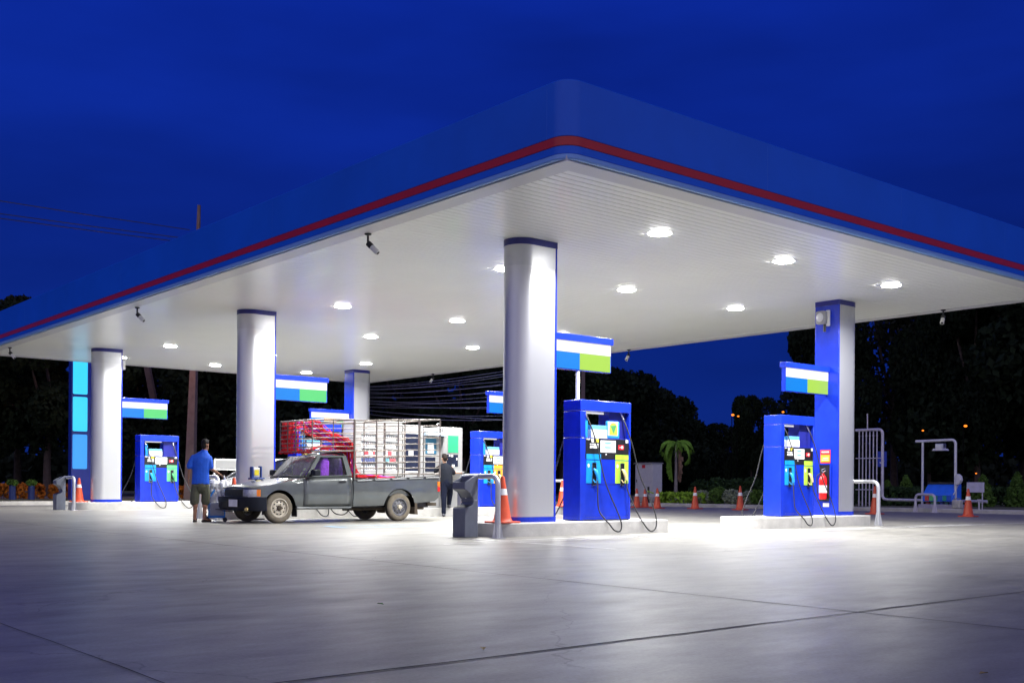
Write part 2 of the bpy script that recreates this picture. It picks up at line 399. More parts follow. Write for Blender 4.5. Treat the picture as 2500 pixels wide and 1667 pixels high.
# CCTV cameras under the edge
def cctv(loc, rz, lb, first=[None]):
    if first[0]: return copy_tree(first[0], loc, rz, lb)
    t = thing('security_camera', lb, 'camera', loc, rz, 'security cameras under the canopy edge'); first[0] = t
    m = MB(); m.lathe([(0, 0), (.055, 0), (.055, -.02), (.03, -.03), (.0, -.03)], n=14); m.tube([(0,0,-.02), (0,0,-.13), (.02,0,-.16)], .018); m.build('mount', BLACK, t)
    m = MB(); a = Vector((.0,0,-.15)); d = Vector((.72,0,-.70)).normalized(); m.tube([a, a+d*.09], .048, 10); m.build('housing', BLACK, t, bev=.006)
    m = MB(); m.tube([a+d*.09, a+d*.24], .045, 10); m.build('body', WHITE, t, bev=.006); m = MB(); m.tube([a+d*.235, a+d*.245], .03, 10); m.build('lens', BLACK, t)
    return t
cctv((.31, 4.98, HS-.012), R(-55), 'black and white security camera, nearest of those under the left canopy edge')
cctv((.33, 14.72, HS-.012), R(-55), 'security camera under the middle of the left canopy edge')
cctv((.31, 24.66, HS-.012), R(-55), 'security camera at the far left end of the canopy edge')
cctv((13.98, 2.72, HS-.012), R(200), 'security camera under the right canopy edge beyond the extinguisher column')
cctv((14.05, 12.5, HS-.012), R(200), 'security camera on the back canopy edge right of the largest pump sign')
cctv((14.0, 22.2, HS-.012), R(200), 'security camera on the back canopy edge above the strung cables')

# ------------------------------------------------------------------ columns
IH = .22
def column(loc, rz, lb, first=[None]):
    if first[0]: return copy_tree(first[0], loc, rz, lb)
    t = thing('support_column', lb, 'column', loc, rz, 'columns carrying the canopy'); first[0] = t
    h = HS-IH; r = .29
    def loop(o, n=20):
        q = [(0+o*0, -(r+o)), ] ; q = [(0, r+o), (-.51, r+o)]+[(-.51+(r+o)*cos(pi/2+pi*k/n), (r+o)*sin(pi/2+pi*k/n)) for k in range(1, n)]+[(-.51, -(r+o)), (0, -(r+o))]
        return q
    def shell(o, z0, z1, nm, mm, x1=0):
        l = loop(o); l[0] = (x1, l[0][1]); l[-1] = (x1, l[-1][1]); m = MB(); m.prism(l, 'z', z0, z1); return m.build(nm, mm, t, smooth=40)
    shell(0, .05, h-.05, 'shaft', ALU, -.02)
    shell(.003, h-.44, h-.10, 'reflection_band', REFLBAND, -.02)  # grey band painting a reflection on the upper shaft
    shell(.006, 0, .085, 'base_band', BLUE, .014); shell(.008, h-.105, h-.001, 'head_band', NAVY, .014)
    m = MB(); m.box(-.028, .012, -r-.005, r+.005, .085, h-.105); m.build('face_panel', BLUE, t, bev=.004)
    return t
A1 = column((3.03, 3.80, IH), 0, 'largest white column, rounded end, nearest the camera beside an orange cone')
column((3.03, 13.52, IH), 0, 'white column rising directly behind the grey pickup bonnet')
column((3.03, 23.23, IH), 0, 'leftmost white column, in front of the cyan totem')
A4 = column((11.13, 3.80, IH), pi, 'column with a wide blue face and a red fire extinguisher')
column((11.13, 23.23, IH), pi, 'farthest column, purple blue and white, above the pickup cage')
column((11.13, 13.52, IH), pi, 'column hidden behind the largest column')

# ------------------------------------------------------------------ islands
def island(x0, x1, v, lb, rl=.0, rr=.0):
    hw = .53; n = 8
    def end(cx, r, a0): return [(cx+r*cos(a0+pi/2*k/n), None) for k in range(n+1)]
    poly = []
    for cx, cy, a, r in ((x1, hw, 0, rr), (x0, hw, pi/2, rl), (x0, -hw, pi, rl), (x1, -hw, 1.5*pi, rr)):
        r = max(r, .03); sx = -1 if cx == x1 else 1; sy = -1 if cy > 0 else 1
        for k in range(n+1): q = a+pi/2*k/n; poly.append((cx+sx*r+r*cos(q), cy+sy*r+r*sin(q)))
    m = MB(); m.prism([(p[0], p[1]+v) for p in poly], 'z', -.02, IH)
    o = m.build('pump_island', ISL, None, bev=.014); return tag(o, lb, 'kerb island', 'raised pump islands')
island(1.62, 5.55, 3.8, 'raised pale concrete island under the largest column and nearest pump', .45, .04)
island(8.1, 12.02, 3.8, 'raised pale concrete island under the extinguisher column', .25, .04)
island(1.62, 12.02, 13.52, 'long raised concrete island behind the pickup, carrying the white kiosk', .45, .04)
island(1.62, 5.55, 23.23, 'raised concrete island under the leftmost column', .45, .04)
island(8.1, 12.02, 23.23, 'raised concrete island under the farthest column', .25, .04)

# ------------------------------------------------------------------ signs
def sign(loc, lb, colors, pole=False, w=1.51):
    t = thing('pump_sign', lb, 'sign', loc, 0, 'lit pump number signs')
    m = MB(); m.box(0, w, -.05, .05, -.30, .30); m.build('box', BLUE, t, bev=.004)
    m = MB(); m.box(-.025 if not pole else 0, w+.03, -.085, .085, .185, .30); m.build('header', BLUE, t, bev=.01)
    for sy in (-1, 1):
        y = sy*.052
        m = MB(); m.box(.012, w-.012, y-.004, y+.004, -.005, .183); m.build('white_panel', GW, t)
        k = len(colors); ww = (w-.024)/k
        for i, c in enumerate(colors):
            m = MB(); m.box(.012+i*ww, .012+(i+1)*ww-.008, y-.004, y+.004, -.288, -.008); m.build('colour_panel', c, t)
    if pole:
        m = MB(); m.tube([(.76, 0, -.30), (.76, 0, -.83)], .035, 12); m.build('pole', WHITE, t, smooth=50)
    return t
ZS = 3.085
sign((3.04, 3.8, ZS), 'lit white blue and lime sign on a white pole above the nearest pump', (GB, GL), True)
sign((3.04, 13.52, ZS), 'lit white blue and green sign beside the column behind the pickup', (GB, GG))
sign((3.04, 23.23, ZS), 'lit white blue and green sign at far left beside the leftmost column', (GB, GG))
sign((9.60, 3.8, ZS), 'lit white blue and lime sign beside the extinguisher column', (GB, GL))
sign((9.60, 13.52, ZS), 'lit white and blue sign mostly hidden by the largest column', (GB, GO, GG))
sign((9.60, 23.23, ZS), 'lit sign with blue orange and green panels behind the pickup cage', (GB, GO, GG))

# ------------------------------------------------------------------ pumps
def pump(loc, lb, second, noz2, third=None):
    t = thing('fuel_pump', lb, 'fuel pump', loc, 0, 'blue fuel pumps')
    m = MB(); m.box(-.6, .6, -.285, .285, 0.02, 1.41); m.build('cabinet', BLUE, t, bev=.008)
    m = MB(); m.box(-.58, .58, -.27, .27, 0, .03); m.build('plinth', BLACK, t)
    m = MB()
    m.box(-.61, -.49, -.305, .305, .012, 1.408); m.build('side_pillar', BLUE, t, bev=.012)
    MB().box(-.61, -.49, -.305, .305, 1.414, 1.86).build('upper_pillar', BLUE, t, bev=.012); MB().box(.565, .61, -.30, .30, .012, 1.87).build('side_pillar', BLUE, t, bev=.012)
    m = MB(); m.box(.15, .565, -.19, .19, 1.41, 1.87); m.build('upper_housing', NAVY, t, bev=.006)
    m = MB(); m.box(-.611, .611, -.306, .306, 1.866, 2.05); m.build('header', BLUE, t, bev=.012)
    before = set(t.children)
    for sy in (-1,):
        def bx(x0, x1, d0, d1, z0, z1):       # d measured outwards from the cabinet face
            m = MB(); a, b = sy*(.285+d0), sy*(.285+d1); m.box(x0, x1, min(a, b), max(a, b), z0, z1); return m
        bx(-.48, .56, .0, .006, 1.055, 1.405).build('control_panel', BLACK, t)
        lo = [(-.46, -.115, PB, NOZB), (.235, .555, second, noz2)]
        if third: lo[1] = (-.115, .235, second, noz2); lo.append((.235, .555, third, NOZG))
        for a, b, mm, nm in lo:
            bx(a, b, .001, .009, 1.045, 1.135).build('grade_label', mm, t)
            bo = bx(a, b, .001, .008, .64, 1.03).build('nozzle_boot', mm, t)
            c = (a+b)/2
            m = bx(c-.052, c-.04, .008, .03, .60, .99); 
            for q in ((c+.04, c+.052, .60, .99), (c-.04, c+.04, .98, .99), (c-.04, c+.04, .60, .615)):
                y0, y1 = sorted((sy*.293, sy*.315)); m.box(q[0], q[1], y0, y1, q[2], q[3])
            m.build('holster_frame', CHROME, bo)
            bx(c-.04, c+.04, .008, .012, .615, .98).build('holster', BLACK, bo)
            m = MB(); Y = sy
            m.tube([(c, Y*.30, .88), (c+.01, Y*.35, .85), (c+.035, Y*.375, .78), (c+.055, Y*.385, .70)], [.018, .036, .038, .028], 9); m.tube([(c-.01, Y*.30, .70), (c, Y*.34, .655), (c+.04, Y*.375, .68)], .012, 6)
            m.build('nozzle', nm, t, smooth=50)
            m = MB(); m.ball((a+.05, sy*.295, .935), .025, .008, .035); m.build('badge', REFL, bo)
        bx(-.13, .235, .006, .014, 1.17, 1.375).build('meter_screen', SCR, t)
        m = bx(-.02, .11, .0145, .016, 1.325, 1.345)
        for zz in (1.335, 1.255): y0, y1 = sorted((sy*.2995, sy*.301)); m.box(-.03, .12, y0, y1, zz-.012, zz+.012); m.box(-.01, .10, y0, y1, zz-.03, zz-.02)
        m.build('meter_digits', INK, t)
        m = bx(-.38, -.18, .0065, .009, 1.235, 1.275); y0, y1 = sorted((sy*.2915, sy*.294))
        for q in ((-.38, -.29, 1.29, 1.315), (-.275, -.25, 1.28, 1.315), (-.24, -.18, 1.285, 1.315), (-.35, -.29, 1.335, 1.395), (.485, .55, 1.345, 1.40), (-.46, -.38, 1.375, 1.395), (-.005, .02, 1.125, 1.15)): m.box(q[0], q[1], y0, y1, q[2], q[3])
        m.build('label_strip', REFL, t)
        bx(-.255, -.175, .0065, .0085, 1.335, 1.40).build('yellow_sticker', YEL, t)
        rd = bx(.30, .44, .0065, .012, 1.225, 1.305).build('card_reader', RED, t)
        m = MB(); m.ball((.395, sy*.298, 1.265), .028, .005, .028); y0, y1 = sorted((sy*.296, sy*.2995)); m.box(.325, .37, y0, y1, 1.26, 1.27); m.build('reader_mark', REFL, rd)
        y0, y1 = sorted((sy*.12, sy*.27))
        m = MB(); m.box(-.33, .09, y0, y1, 1.412, 1.555); m.build('display', WHITE, t, bev=.005)
        m = MB(); m.box(-.325, .085, y0+.005, y1-.005, 1.556, 1.63); m.build('display_top', INK, t, bev=.005)
        y0, y1 = sorted((sy*.10, sy*.16)); m = MB(); m.box(-.415, -.34, y0, y1, 1.41, 1.78); m.build('card_stand', NOZB, t, bev=.01)
        m = MB(); y0, y1 = sorted((sy*.305, sy*.31)); m.box(-.46, .55, y0-.0, y1, .06, .066); m.box(-.46, .55, y0-sy*.02, y1-sy*.02, .62, .624); m.build('panel_seam', NAVY, t)
        # hoses with connectors
        def hose(pts, nm):
            m = MB(); m.tube(smoothpts([(p[0], sy*p[2], p[1]) for p in pts], 7), .0135, 7); h = m.build(nm, RUB, t, smooth=60)
            a = Vector((pts[0][0], sy*pts[0][2], pts[0][1])); b = Vector((pts[1][0], sy*pts[1][2], pts[1][1])); m = MB(); m.tube([a+(a-b).normalized()*.04, a+(b-a).normalized()*.13], [.024, .018], 8); m.build('coupling', CHROME, h, smooth=50)
        c = -.23; d = .455 if not third else .15
        hose([(-.45, 1.85, .20), (-.40, 1.62, .34), (-.29, 1.26, .42), (-.12, .66, .46), (.07, .12, .64), (.095, -.06, .72), (.04, -.17, .74), (-.09, -.155, .74), (-.20, -.04, .71), (-.285, .16, .50), (-.30, .40, .46), (-.275, .58, .42), (-.26, .685, .385)], 'hose')
        hose([(.44, 1.84, .20), (.47, 1.62, .34), (.56, 1.27, .44), (.70, .78, .50), (.90, .30, .64), (.965, .02, .71), (.93, -.14, .73), (.80, -.185, .73), (.66, -.06, .70), (.53, .16, .62), (.45, .48, .45), (.44, .60, .41), (d, .69, .385)], 'hose')
    for ch in [c for c in t.children if c not in before]: copy_tree(ch, rz=pi, parent=t)
    t.scale = (1, .70, 1)
    m = MB(); m.tube([(-.40, .0, 1.848), (.14, .0, 1.848)], .014, 8); m.build('lamp_tube', GW, t)
    return t
PZ = IH
pp = pump((4.215, 3.73, PZ), 'nearest blue fuel pump with lime nozzle boot on the largest column\'s island', PL, NOZT)
_p4 = copy_tree(pp, (9.72, 3.73, PZ), 0, 'blue fuel pump with lime nozzle boot beside the extinguisher column')
_p4.scale = (.94, .70, 1)
pg = pump((4.215, 23.16, PZ), 'blue fuel pump with green nozzle boot at far left behind the attendant', PG, NOZG)
copy_tree(pg, (4.215, 13.45, PZ), 0, 'blue fuel pump right behind the pickup cab, seen through the cage')
po = pump((9.72, 13.45, PZ), 'blue fuel pump with orange nozzle boot between white kiosk and largest column', PO, NOZT, PG)
copy_tree(po, (9.72, 23.16, PZ), 0, 'farthest blue fuel pump, under the orange panelled sign behind the cage')
# advert card on the nearest pump
t = thing('advert_card', 'lime and green advert card standing in the nearest pump head', 'card', (4.215+.19, 3.73-.17, PZ+1.412))
MB().box(-.15, .15, -.03, .03, 0, .30).build('stand', NOZB, t, bev=.02)
MB().box(-.14, .10, -.036, -.031, .05, .29).build('card', REFL, t)
m = MB(); m.box(-.11, .085, -.0385, -.0365, .06, .20); m.ball((-.012, -.0375, .19), .097, .0012, .085); m.build('print', PL, t)
m = MB(); m.add([(-.09, -.0402, .22), (.06, -.0402, .23), (-.005, -.0402, .08)], [(0,2,1)]); m.build('print_mark', mat('print_green', (.06, .28, .10), .5), t)

# ------------------------------------------------------------------ bins, guards, cones
def bin_(loc, rz, lb, first=[None]):
    if first[0]: return copy_tree(first[0], loc, rz, lb)
    t = thing('waste_bin', lb, 'bin', loc, rz, 'grey forecourt bins'); first[0] = t
    # profile in x (front -x) and z, extruded across y
    w = .24
    m = MB()
    m.prism([(-.20, 0), (.22, 0), (.22, .60), (.10, .58), (.04, .50), (-.20, .455)], 'y', -w, w)
    m.build('lower_bin', GREYP, t, bev=.016)
    m = MB(); m.prism([(.19, .57), (.22, .58), (.22, .97), (.10, .965), (.07, .93), (.06, .55)], 'y', -w+.005, w-.005); m.build('back_post', GREYP, t, bev=.012)
    m = MB()
    for s in (-1, 1):
        y0, y1 = sorted((s*(w-.022), s*w)); m.prism([(.09, .955), (-.20, .86), (-.20, .745), (-.06, .70), (.05, .60), (.09, .60)], 'y', y0, y1)
    m.box(-.205, -.18, -w, w, .747, .858); m.prism([(-.20, .747), (-.05, .702), (.06, .61), (.06, .64), (-.04, .725), (-.19, .77)], 'y', -w+.02, w-.02)
    m.build('hopper', GREYP, t, bev=.01)
    MB().prism([(-.17, .455), (-.17, .467), (.03, .51), (.03, .49)], 'y', -w+.03, w-.03).build('bin_mouth', BLACK, t)
    m = MB(); m.ball((.058, .05, .64), .006, .04, .04); m.build('badge', GALV, t)
    return t
_b1 = bin_((1.32, 3.71, 0), 0, 'grey plastic bin with open hopper in front of the largest column')
_b2 = bin_((1.25, 23.05, 0), 0, 'grey plastic bin at far left beside a steel hoop')
for _q in (_b1, _b2): _q.scale = (.62, .66, 1)
def guard(loc, rz, lb, h=.95, w=.96, r=.042, gal=GALV, grp='steel hoop guards at the island ends'):
    t = thing('hoop_guard', lb, 'guard rail', loc, rz, grp)
    m = MB(); m.tube(hoop(-w/2, w/2, 0, h, r), r, 12); m.build('hoop', gal, t, smooth=60)
    for s in (-1, 1):
        m = MB(); m.box(-.09, .09, s*w/2-.09, s*w/2+.09, 0, .012)
        for q in range(4):
            a = q*pi/2+pi/4; m.add([(r*.9*cos(a), s*w/2+r*.9*sin(a), .32), (.085*cos(a), s*w/2+.085*sin(a), .012), (r*.7*cos(a), s*w/2+r*.7*sin(a), .012)], [(0,1,2)])
        m.build('foot', gal, t)
    return t
g1 = guard((1.50, 3.60, 0), 0, 'steel hoop guard behind the nearest grey bin')
copy_tree(g1, (1.42, 22.75, 0), 0, 'steel hoop guard beside the far left grey bin')
copy_tree(g1, (12.22, 3.70, 0), 0, 'white steel hoop guard just right of the extinguisher column')
copy_tree(g1, (1.42, 13.25, 0), 0, 'steel hoop guard behind the attendant\'s cart')
copy_tree(g1, (12.25, 13.6, 0), 0, 'steel hoop guard glimpsed between the largest column and nearest pump')
cone0 = None
def cone(loc, lb, h=.74, rz=0):
    global cone0
    if cone0: 
        c = copy_tree(cone0, loc, rz, lb); c.scale = (1,1,h/.74); return c
    t = thing('traffic_cone', lb, 'traffic cone', loc, rz, 'orange traffic cones'); cone0 = t
    m = MB(); m.prism(rrect(-.23, -.23, .23, .23, .09, 5), 'z', 0, .028); m.build('base', ORB, t, bev=.008)
    def rr(z): return .145-(.145-.028)*(z-.028)/(.74-.028)
    zs = [.028, .06, .46]; m = MB(); m.lathe([(.165, .028), (.150, .05)]+[(rr(z), z) for z in (.08, .44)]+[(0, .44)], n=20); m.lathe([(rr(.54), .54), (rr(.72), .72), (.022, .74), (.0, .742)], n=20); m.build('body', ORANGE, t, smooth=40)
    m = MB(); m.lathe([(rr(.44)+.001, .44), (rr(.54)+.001, .54)], n=20); m.build('reflective_sleeve', REFL, t, smooth=40)
    return t
cone((1.93, 3.53, IH), 'orange cone beside the largest column, behind the steel hoop', .72)
cone((1.95, 23.45, IH), 'orange cone at the foot of the leftmost column', .72)
cone((1.95, 13.1, IH), 'orange cone whose tip shows above the pickup bonnet', .72)
cone((12.0, 13.1, IH), 'orange cone glimpsed between the largest column and nearest pump', .74)
cone((20.9, 18.65, .004), 'orange cone in front of the grey electrical cabinet, leftmost of three', .72)
cone((21.4, 18.7, .004), 'orange cone beside the black bollard, half behind the pump hose', .70)
cone((20.5, 17.25, .004), 'orange cone by the low bright hedge, rightmost of three', .74)
cone((21.3, 16.15, .004), 'orange cone between the bright hedge and the round bushes', .80)
cone((21.4, 14.2, .004), 'orange cone in front of the round bushes, left of the blue pump', .84)
cone((20.95, 8.7, .004), 'orange cone behind the white hoop right of the extinguisher column', .86)
cone((21.0, 5.75, .004), 'rightmost orange cone, alone on the dark service road', .80)

# ------------------------------------------------------------------ column fittings
t = thing('fire_extinguisher', 'red fire extinguisher in a dark niche on the blue column face', 'extinguisher', (11.11, 3.81, 0))
MB().box(-.012, .0, -.13, .13, .52, 1.30).build('niche_back', BLACK, t)
m = MB(); m.box(-.03, .0, .13, .15, .50, 1.32); m.box(-.03, .0, -.15, -.13, .50, 1.32); m.box(-.03, .0, -.13, .13, 1.30, 1.32); m.box(-.03, .0, -.13, .13, .50, .52); m.build('niche_frame', BLUE, t)
m = MB(); m.lathe([(0, .56), (.075, .565), (.082, .60), (.082, .98), (.06, 1.05), (.028, 1.085), (.028, 1.11), (0, 1.112)], (-.095, -.01, 0), 18); b = m.build('cylinder', mat('extinguisher_red', (.62, .012, .012), .25), t, smooth=45)
m = MB(); m.lathe([(.0835, .70), (.0835, .86)], (-.095, -.01, 0), 18); m.build('instruction_band', REFL, b, smooth=45)
m = MB(); m.tube([(-.095, -.01, 1.11), (-.12, -.05, 1.15), (-.14, -.10, 1.17)], .013); m.tube([(-.095, -.01, 1.11), (-.10, .02, 1.20), (-.13, -.08, 1.215)], .011); m.build('handle', CHROME, b)
m = MB(); m.tube(smoothpts([(-.12, .03, 1.12), (-.15, .10, 1.05), (-.14, .11, .85), (-.12, .10, .68)]), .012); m.build('hose', RUB, b)
t = thing('warning_notice', 'red and orange notice above the fire extinguisher', 'notice', (11.11, 3.81, 0))
MB().box(-.006, .0, -.125, .125, 1.335, 1.62).build('board', mat('notice_red', (.75, .03, .03), .4), t); MB().box(-.0085, -.0062, -.115, .115, 1.36, 1.51).build('orange_panel', mat('notice_orange', (.95, .38, .03), .4), t)
m = MB(); m.box(-.0085, -.0062, -.09, .09, 1.56, 1.585); m.box(-.011, -.0087, -.08, .06, 1.44, 1.45); m.box(-.011, -.0087, -.08, .08, 1.40, 1.41); m.build('text_lines', REFL, t)
tag(MB().box(11.104, 11.11, 3.71, 3.86, .40, .485).build('inspection_label', REFL), 'small white label under the fire extinguisher niche', 'label')
t = thing('wall_speaker', 'white boxy floodlight high on the extinguisher column blue face', 'floodlight', (11.11, 3.83, 4.42))
MB().box(-.05, 0, -.12, -.04, -.16, .18).build('back_plate', WHITE, t, bev=.01); m = MB(); m.box(-.18, -.05, -.09, .13, -.12, .16); m.build('housing', CREAM, t, bev=.03)
m = MB(); m.ball((-.182, .02, .02), .012, .085, .10); m.build('lens', GALV, t, smooth=60); m = MB(); m.tube([(-.08, -.03, -.12), (-.08, -.03, -.28)], .03, 8); m.build('bracket', DARK, t)
t = thing('wall_box', 'small white box high on the leftmost column', 'box', (3.05, 23.14, 4.36))
MB().box(0, .12, -.10, .10, -.14, .14).build('housing', WHITE, t, bev=.015); MB().box(.12, .13, -.06, .06, -.10, .10).build('cover', CREAM, t, bev=.01)

# ------------------------------------------------------------------ pickup truck
TP = mat('truck_paint', (.105, .115, .117), .20, metal=.30, var=.16, scale=2.5, coat=.5)
TPD = mat('truck_paint_dull', (.085, .097, .10), .55, var=.12, scale=2.5, spec=.3)
DUST = mat('tyre_dusty', (.15, .128, .095), .85, var=.25, scale=7)
TREAD = mat('tyre_tread', (.03, .028, .025), .85, var=.3)
RIMB = mat('rim_beige', (.52, .47, .38), .5, var=.25, scale=14); RIMD = mat('rim_dark', (.10, .10, .115), .5, var=.3, scale=14)
GLASS = bpy.data.materials.new('car_glass'); GLASS.use_nodes = True; _t = GLASS.node_tree; _b = _t.nodes['Principled BSDF']; _b.inputs['Base Color'].default_value = (.05, .055, .06, 1); _b.inputs['Roughness'].default_value = .05; _b.inputs['Alpha'].default_value = .26; _b.inputs['Specular IOR Level'].default_value = .8
WSG = GLASS.copy(); WSG.name = 'windscreen_glass'; WSG.node_tree.nodes['Principled BSDF'].inputs['Alpha'].default_value = .62; WSG.node_tree.nodes['Principled BSDF'].inputs['Base Color'].default_value = (.15, .155, .165, 1); WSG.node_tree.nodes['Principled BSDF'].inputs['Roughness'].default_value = .1  # grey base and raised alpha paint the soffit's reflection into the glass
TINT = GLASS.copy(); TINT.name = 'tinted_window'; TINT.node_tree.nodes['Principled BSDF'].inputs['Alpha'].default_value = .93; TINT.node_tree.nodes['Principled BSDF'].inputs['Base Color'].default_value = (.008, .008, .012, 1)
PURP = mat('seat_purple', (.34, .06, .80), .75, var=.35, scale=18)
BMP = mat('bumper_dark', (.007, .009, .018), .42, var=.2, spec=.22)
LENS = mat('lamp_lens', (.62, .63, .65), .12, metal=.5, var=.2, scale=20); AMB = mat('amber_lens', (.75, .20, .02), .2); TAIL = mat('tail_red', (.55, .02, .02), .2)
MUD = mat('muddy_chassis', (.075, .058, .04), .9, var=.4)
LINER = mat('liner_black', (.006, .006, .006), .95, spec=.05)
BX, BY = 3.2, 11.2
tr = thing('pickup_truck', 'old dark grey single cab pickup with a tall steel cage on its bed', 'pickup truck', (BX, BY, 0))
def X(u): return u-BX
def interp(tb, x):
    if x <= tb[0][0]: return tb[0][1]
    for (a, b), (c, d) in zip(tb, tb[1:]):
        if x <= c: return b+(d-b)*(x-a)/(c-a)
    return tb[-1][1]
TOP = [(1.05, .700), (1.10, .735), (1.24, .757), (1.68, .835), (2.22, .925), (2.32, .952), (3.24, .985), (3.41, .985)]
HW = [(1.05, .62), (1.08, .68), (1.13, .73), (1.24, .775), (1.36, .785), (3.41, .785)]
def tuck(z): return -.045*((z-.60)/.36)**2 if z > .60 else -.055*((.60-z)/.30)**2
def archz(u, cu, cz, r, base): return cz+math.sqrt(max(0, r*r-(u-cu)**2)) if abs(u-cu) < r else base
AR = .375
us = [1.05, 1.08, 1.13, 1.19, 1.24, 1.30, 1.304]+[1.68-AR*cos(pi*k/16) for k in range(1, 16)]+[2.056, 2.08, 2.2, 2.26, 2.32, 2.5, 2.8, 3.1, 3.24, 3.41]
secs = []
for u in us:
    top = interp(TOP, u); hw = interp(HW, u)
    bot = archz(u, 1.68, .31, AR, .47 if u < 1.5 else .30)
    zs = [bot+(top-bot)*f for f in (0, .12, .3, .5, .7, .86, .95)]
    near = [(X(u), -(hw+tuck(z)), z) for z in zs]
    cab = u > 2.30
    hy = hw+tuck(top)
    up = [(X(u), -(hy-.012), top-.006), (X(u), -(hy-.05), top+(0 if cab else .008)), (X(u), -hy*.6, top+(-.10 if cab else .034)), (X(u), 0, top+(-.10 if cab else .046))]
    half = near+up
    secs.append(half+[(x, -y, z) for x, y, z in half[-2::-1]])
m = MB(); m.loft(secs); body = m.build('body', TP, tr, smooth=38)
# panel gaps (dark grooves standing for door and bonnet seams)
def side_strip(u0, z0, u1, z1, w, nm, mm, off=.004, par=None, n=8):
    m = MB(); vs = []; fs = []
    d = Vector((u1-u0, z1-z0)).normalized(); q = Vector((-d.y, d.x))*w/2
    for k in range(n+1):
        u = u0+(u1-u0)*k/n; z = z0+(z1-z0)*k/n
        for s in (1, -1): 
            zz = z+q.y*s; vs.append((X(u+q.x*s), -(interp(HW, u)+tuck(zz)+off), zz))
    for k in range(n): fs.append((2*k, 2*k+1, 2*k+3, 2*k+2))
    m.add(vs, fs); return m.build(nm, mm, par or tr)
# door (a shell over the body side) with its handle
vs = []; fs = []; n1, n2 = 10, 8
for i in range(n1+1):
    for k in range(n2+1):
        f = i/n1; z = .335+(interp(TOP, 2.24+1.13*f)-.008-.335)*k/n2; u = 2.235+(3.375-2.235)*f; vs.append((X(u), -(.785+tuck(z)+.007), z))
for i in range(n1):
    for k in range(n2): a = i*(n2+1)+k; fs.append((a, a+n2+1, a+n2+2, a+1))
m = MB(); m.add(vs, fs); dr = m.build('door', TP, tr, smooth=50); sm = dr.modifiers.new('Solidify', 'SOLIDIFY'); sm.thickness = .006; sm.offset = -1
m = MB(); m.box(X(3.08), X(3.24), -.802, -.786, .845, .885); m.build('handle', BLACK, dr, bev=.006)
side_strip(2.235, .62, 3.375, .635, .010, 'crease', TP, .009, dr)
side_strip(2.228, .33, 2.228, .93, .008, 'door_gap', BLACK, .0055)
side_strip(3.386, .34, 3.386, .96, .012, 'door_gap', BLACK, .0055)
m = MB(); m.loft([[(X(u), -(.785+tuck(.33)+.012), .335), (X(u), -(.785+tuck(.33)+.020), .30), (X(u), -.74, .275), (X(u), -.70, .30)] for u in (2.06, 3.40)]); m.build('sill', TP, tr, bev=.004)
# grille, lamps, bumper
m = MB(); m.box(X(1.036), X(1.052), -.42, .41, .555, .69); gr = m.build('grille', BLACK, tr)
m = MB()
for k in range(5): m.box(X(1.028), X(1.036), -.41, .40, .568+k*.025, .576+k*.025)
m.build('grille_slat', DARK, gr)
m = MB(); m.box(X(1.026), X(1.05), -.44, -.42, .55, .695); m.box(X(1.026), X(1.05), .41, .43, .55, .695); m.box(X(1.030), X(1.05), -.44, .43, .690, .702); m.build('grille_surround', CHROME, gr)
for s in (-1, 1):
    pl = [(1.05, .445), (1.05, .62), (1.08, .68), (1.125, .722), (1.18, .752)]
    pl2 = [(1.18, .752), (1.21, .765), (1.245, .778)]
    for P2, mm, nm in ((pl, LENS, 'headlight'), (pl2, AMB, 'indicator')):
        se = []
        for u, h in P2:
            se.append([(X(u)-.010, s*(h+.006), .553), (X(u)-.014, s*(h+.010), .62), (X(u)-.008, s*(h+.004), .688), (X(u)+.02, s*(h-.02), .688), (X(u)+.02, s*(h-.02), .553)])
        m = MB(); m.loft(se, closed=True); hl = m.build(nm, mm, tr, smooth=30)
    m = MB(); m.lathe([(0, .0), (.055, -.008), (.06, .01)], (X(1.034), s*.55, .62), 14, 'x'); 
    sec = [[(X(u)-.018, s*(h+.012), .540), (X(u)-.018, s*(h+.012), .552), (X(u), s*(h-.01), .552), (X(u), s*(h-.01), .540)] for u, h in pl+pl2]
    m = MB(); m.loft(sec, closed=True); m.build('lamp_trim', CHROME, tr)
plan = [(1.36, -.793), (1.20, -.79), (1.05, -.715), (.97, -.60), (.935, -.3), (.93, 0), (.935, .3), (.97, .60), (1.05, .715), (1.20, .79), (1.36, .793)]
pr = [(.0, .535), (-.005, .50), (.0, .42), (.012, .40), (.008, .33), (.05, .255), (.12, .25), (.12, .535)]
m = MB(); m.loft([[(X(u)+dx*(1 if abs(y) < .75 else .25), y*(1-dx*.25), z) for dx, z in pr] for u, y in plan], closed=True); bm = m.build('bumper', BMP, tr, smooth=35)
MB().box(X(.918), X(.926), -.39, -.0, .335, .482).build('number_plate', mat('plate_white', (.72, .72, .74), .4), bm, bev=.004)
m = MB(); m.tube([(X(1.00), -.66, .29), (X(.972), -.672, .29)], [.04, .036], 14); m.build('fog_lamp', mat('fog_brass', (.65, .50, .20), .25, metal=.5), bm, smooth=40)
m = MB(); m.box(X(.925), X(.934), -.30, .45, .42, .45); m.box(X(.915), X(.95), .15, .62, .262, .275); m.build('bumper_slot', BLACK, bm)
m = MB(); m.tube([(X(.96), .60, .26), (X(.93), .2, .235), (X(.93), -.2, .235)], .012); m.build('bull_bar', CHROME, bm)
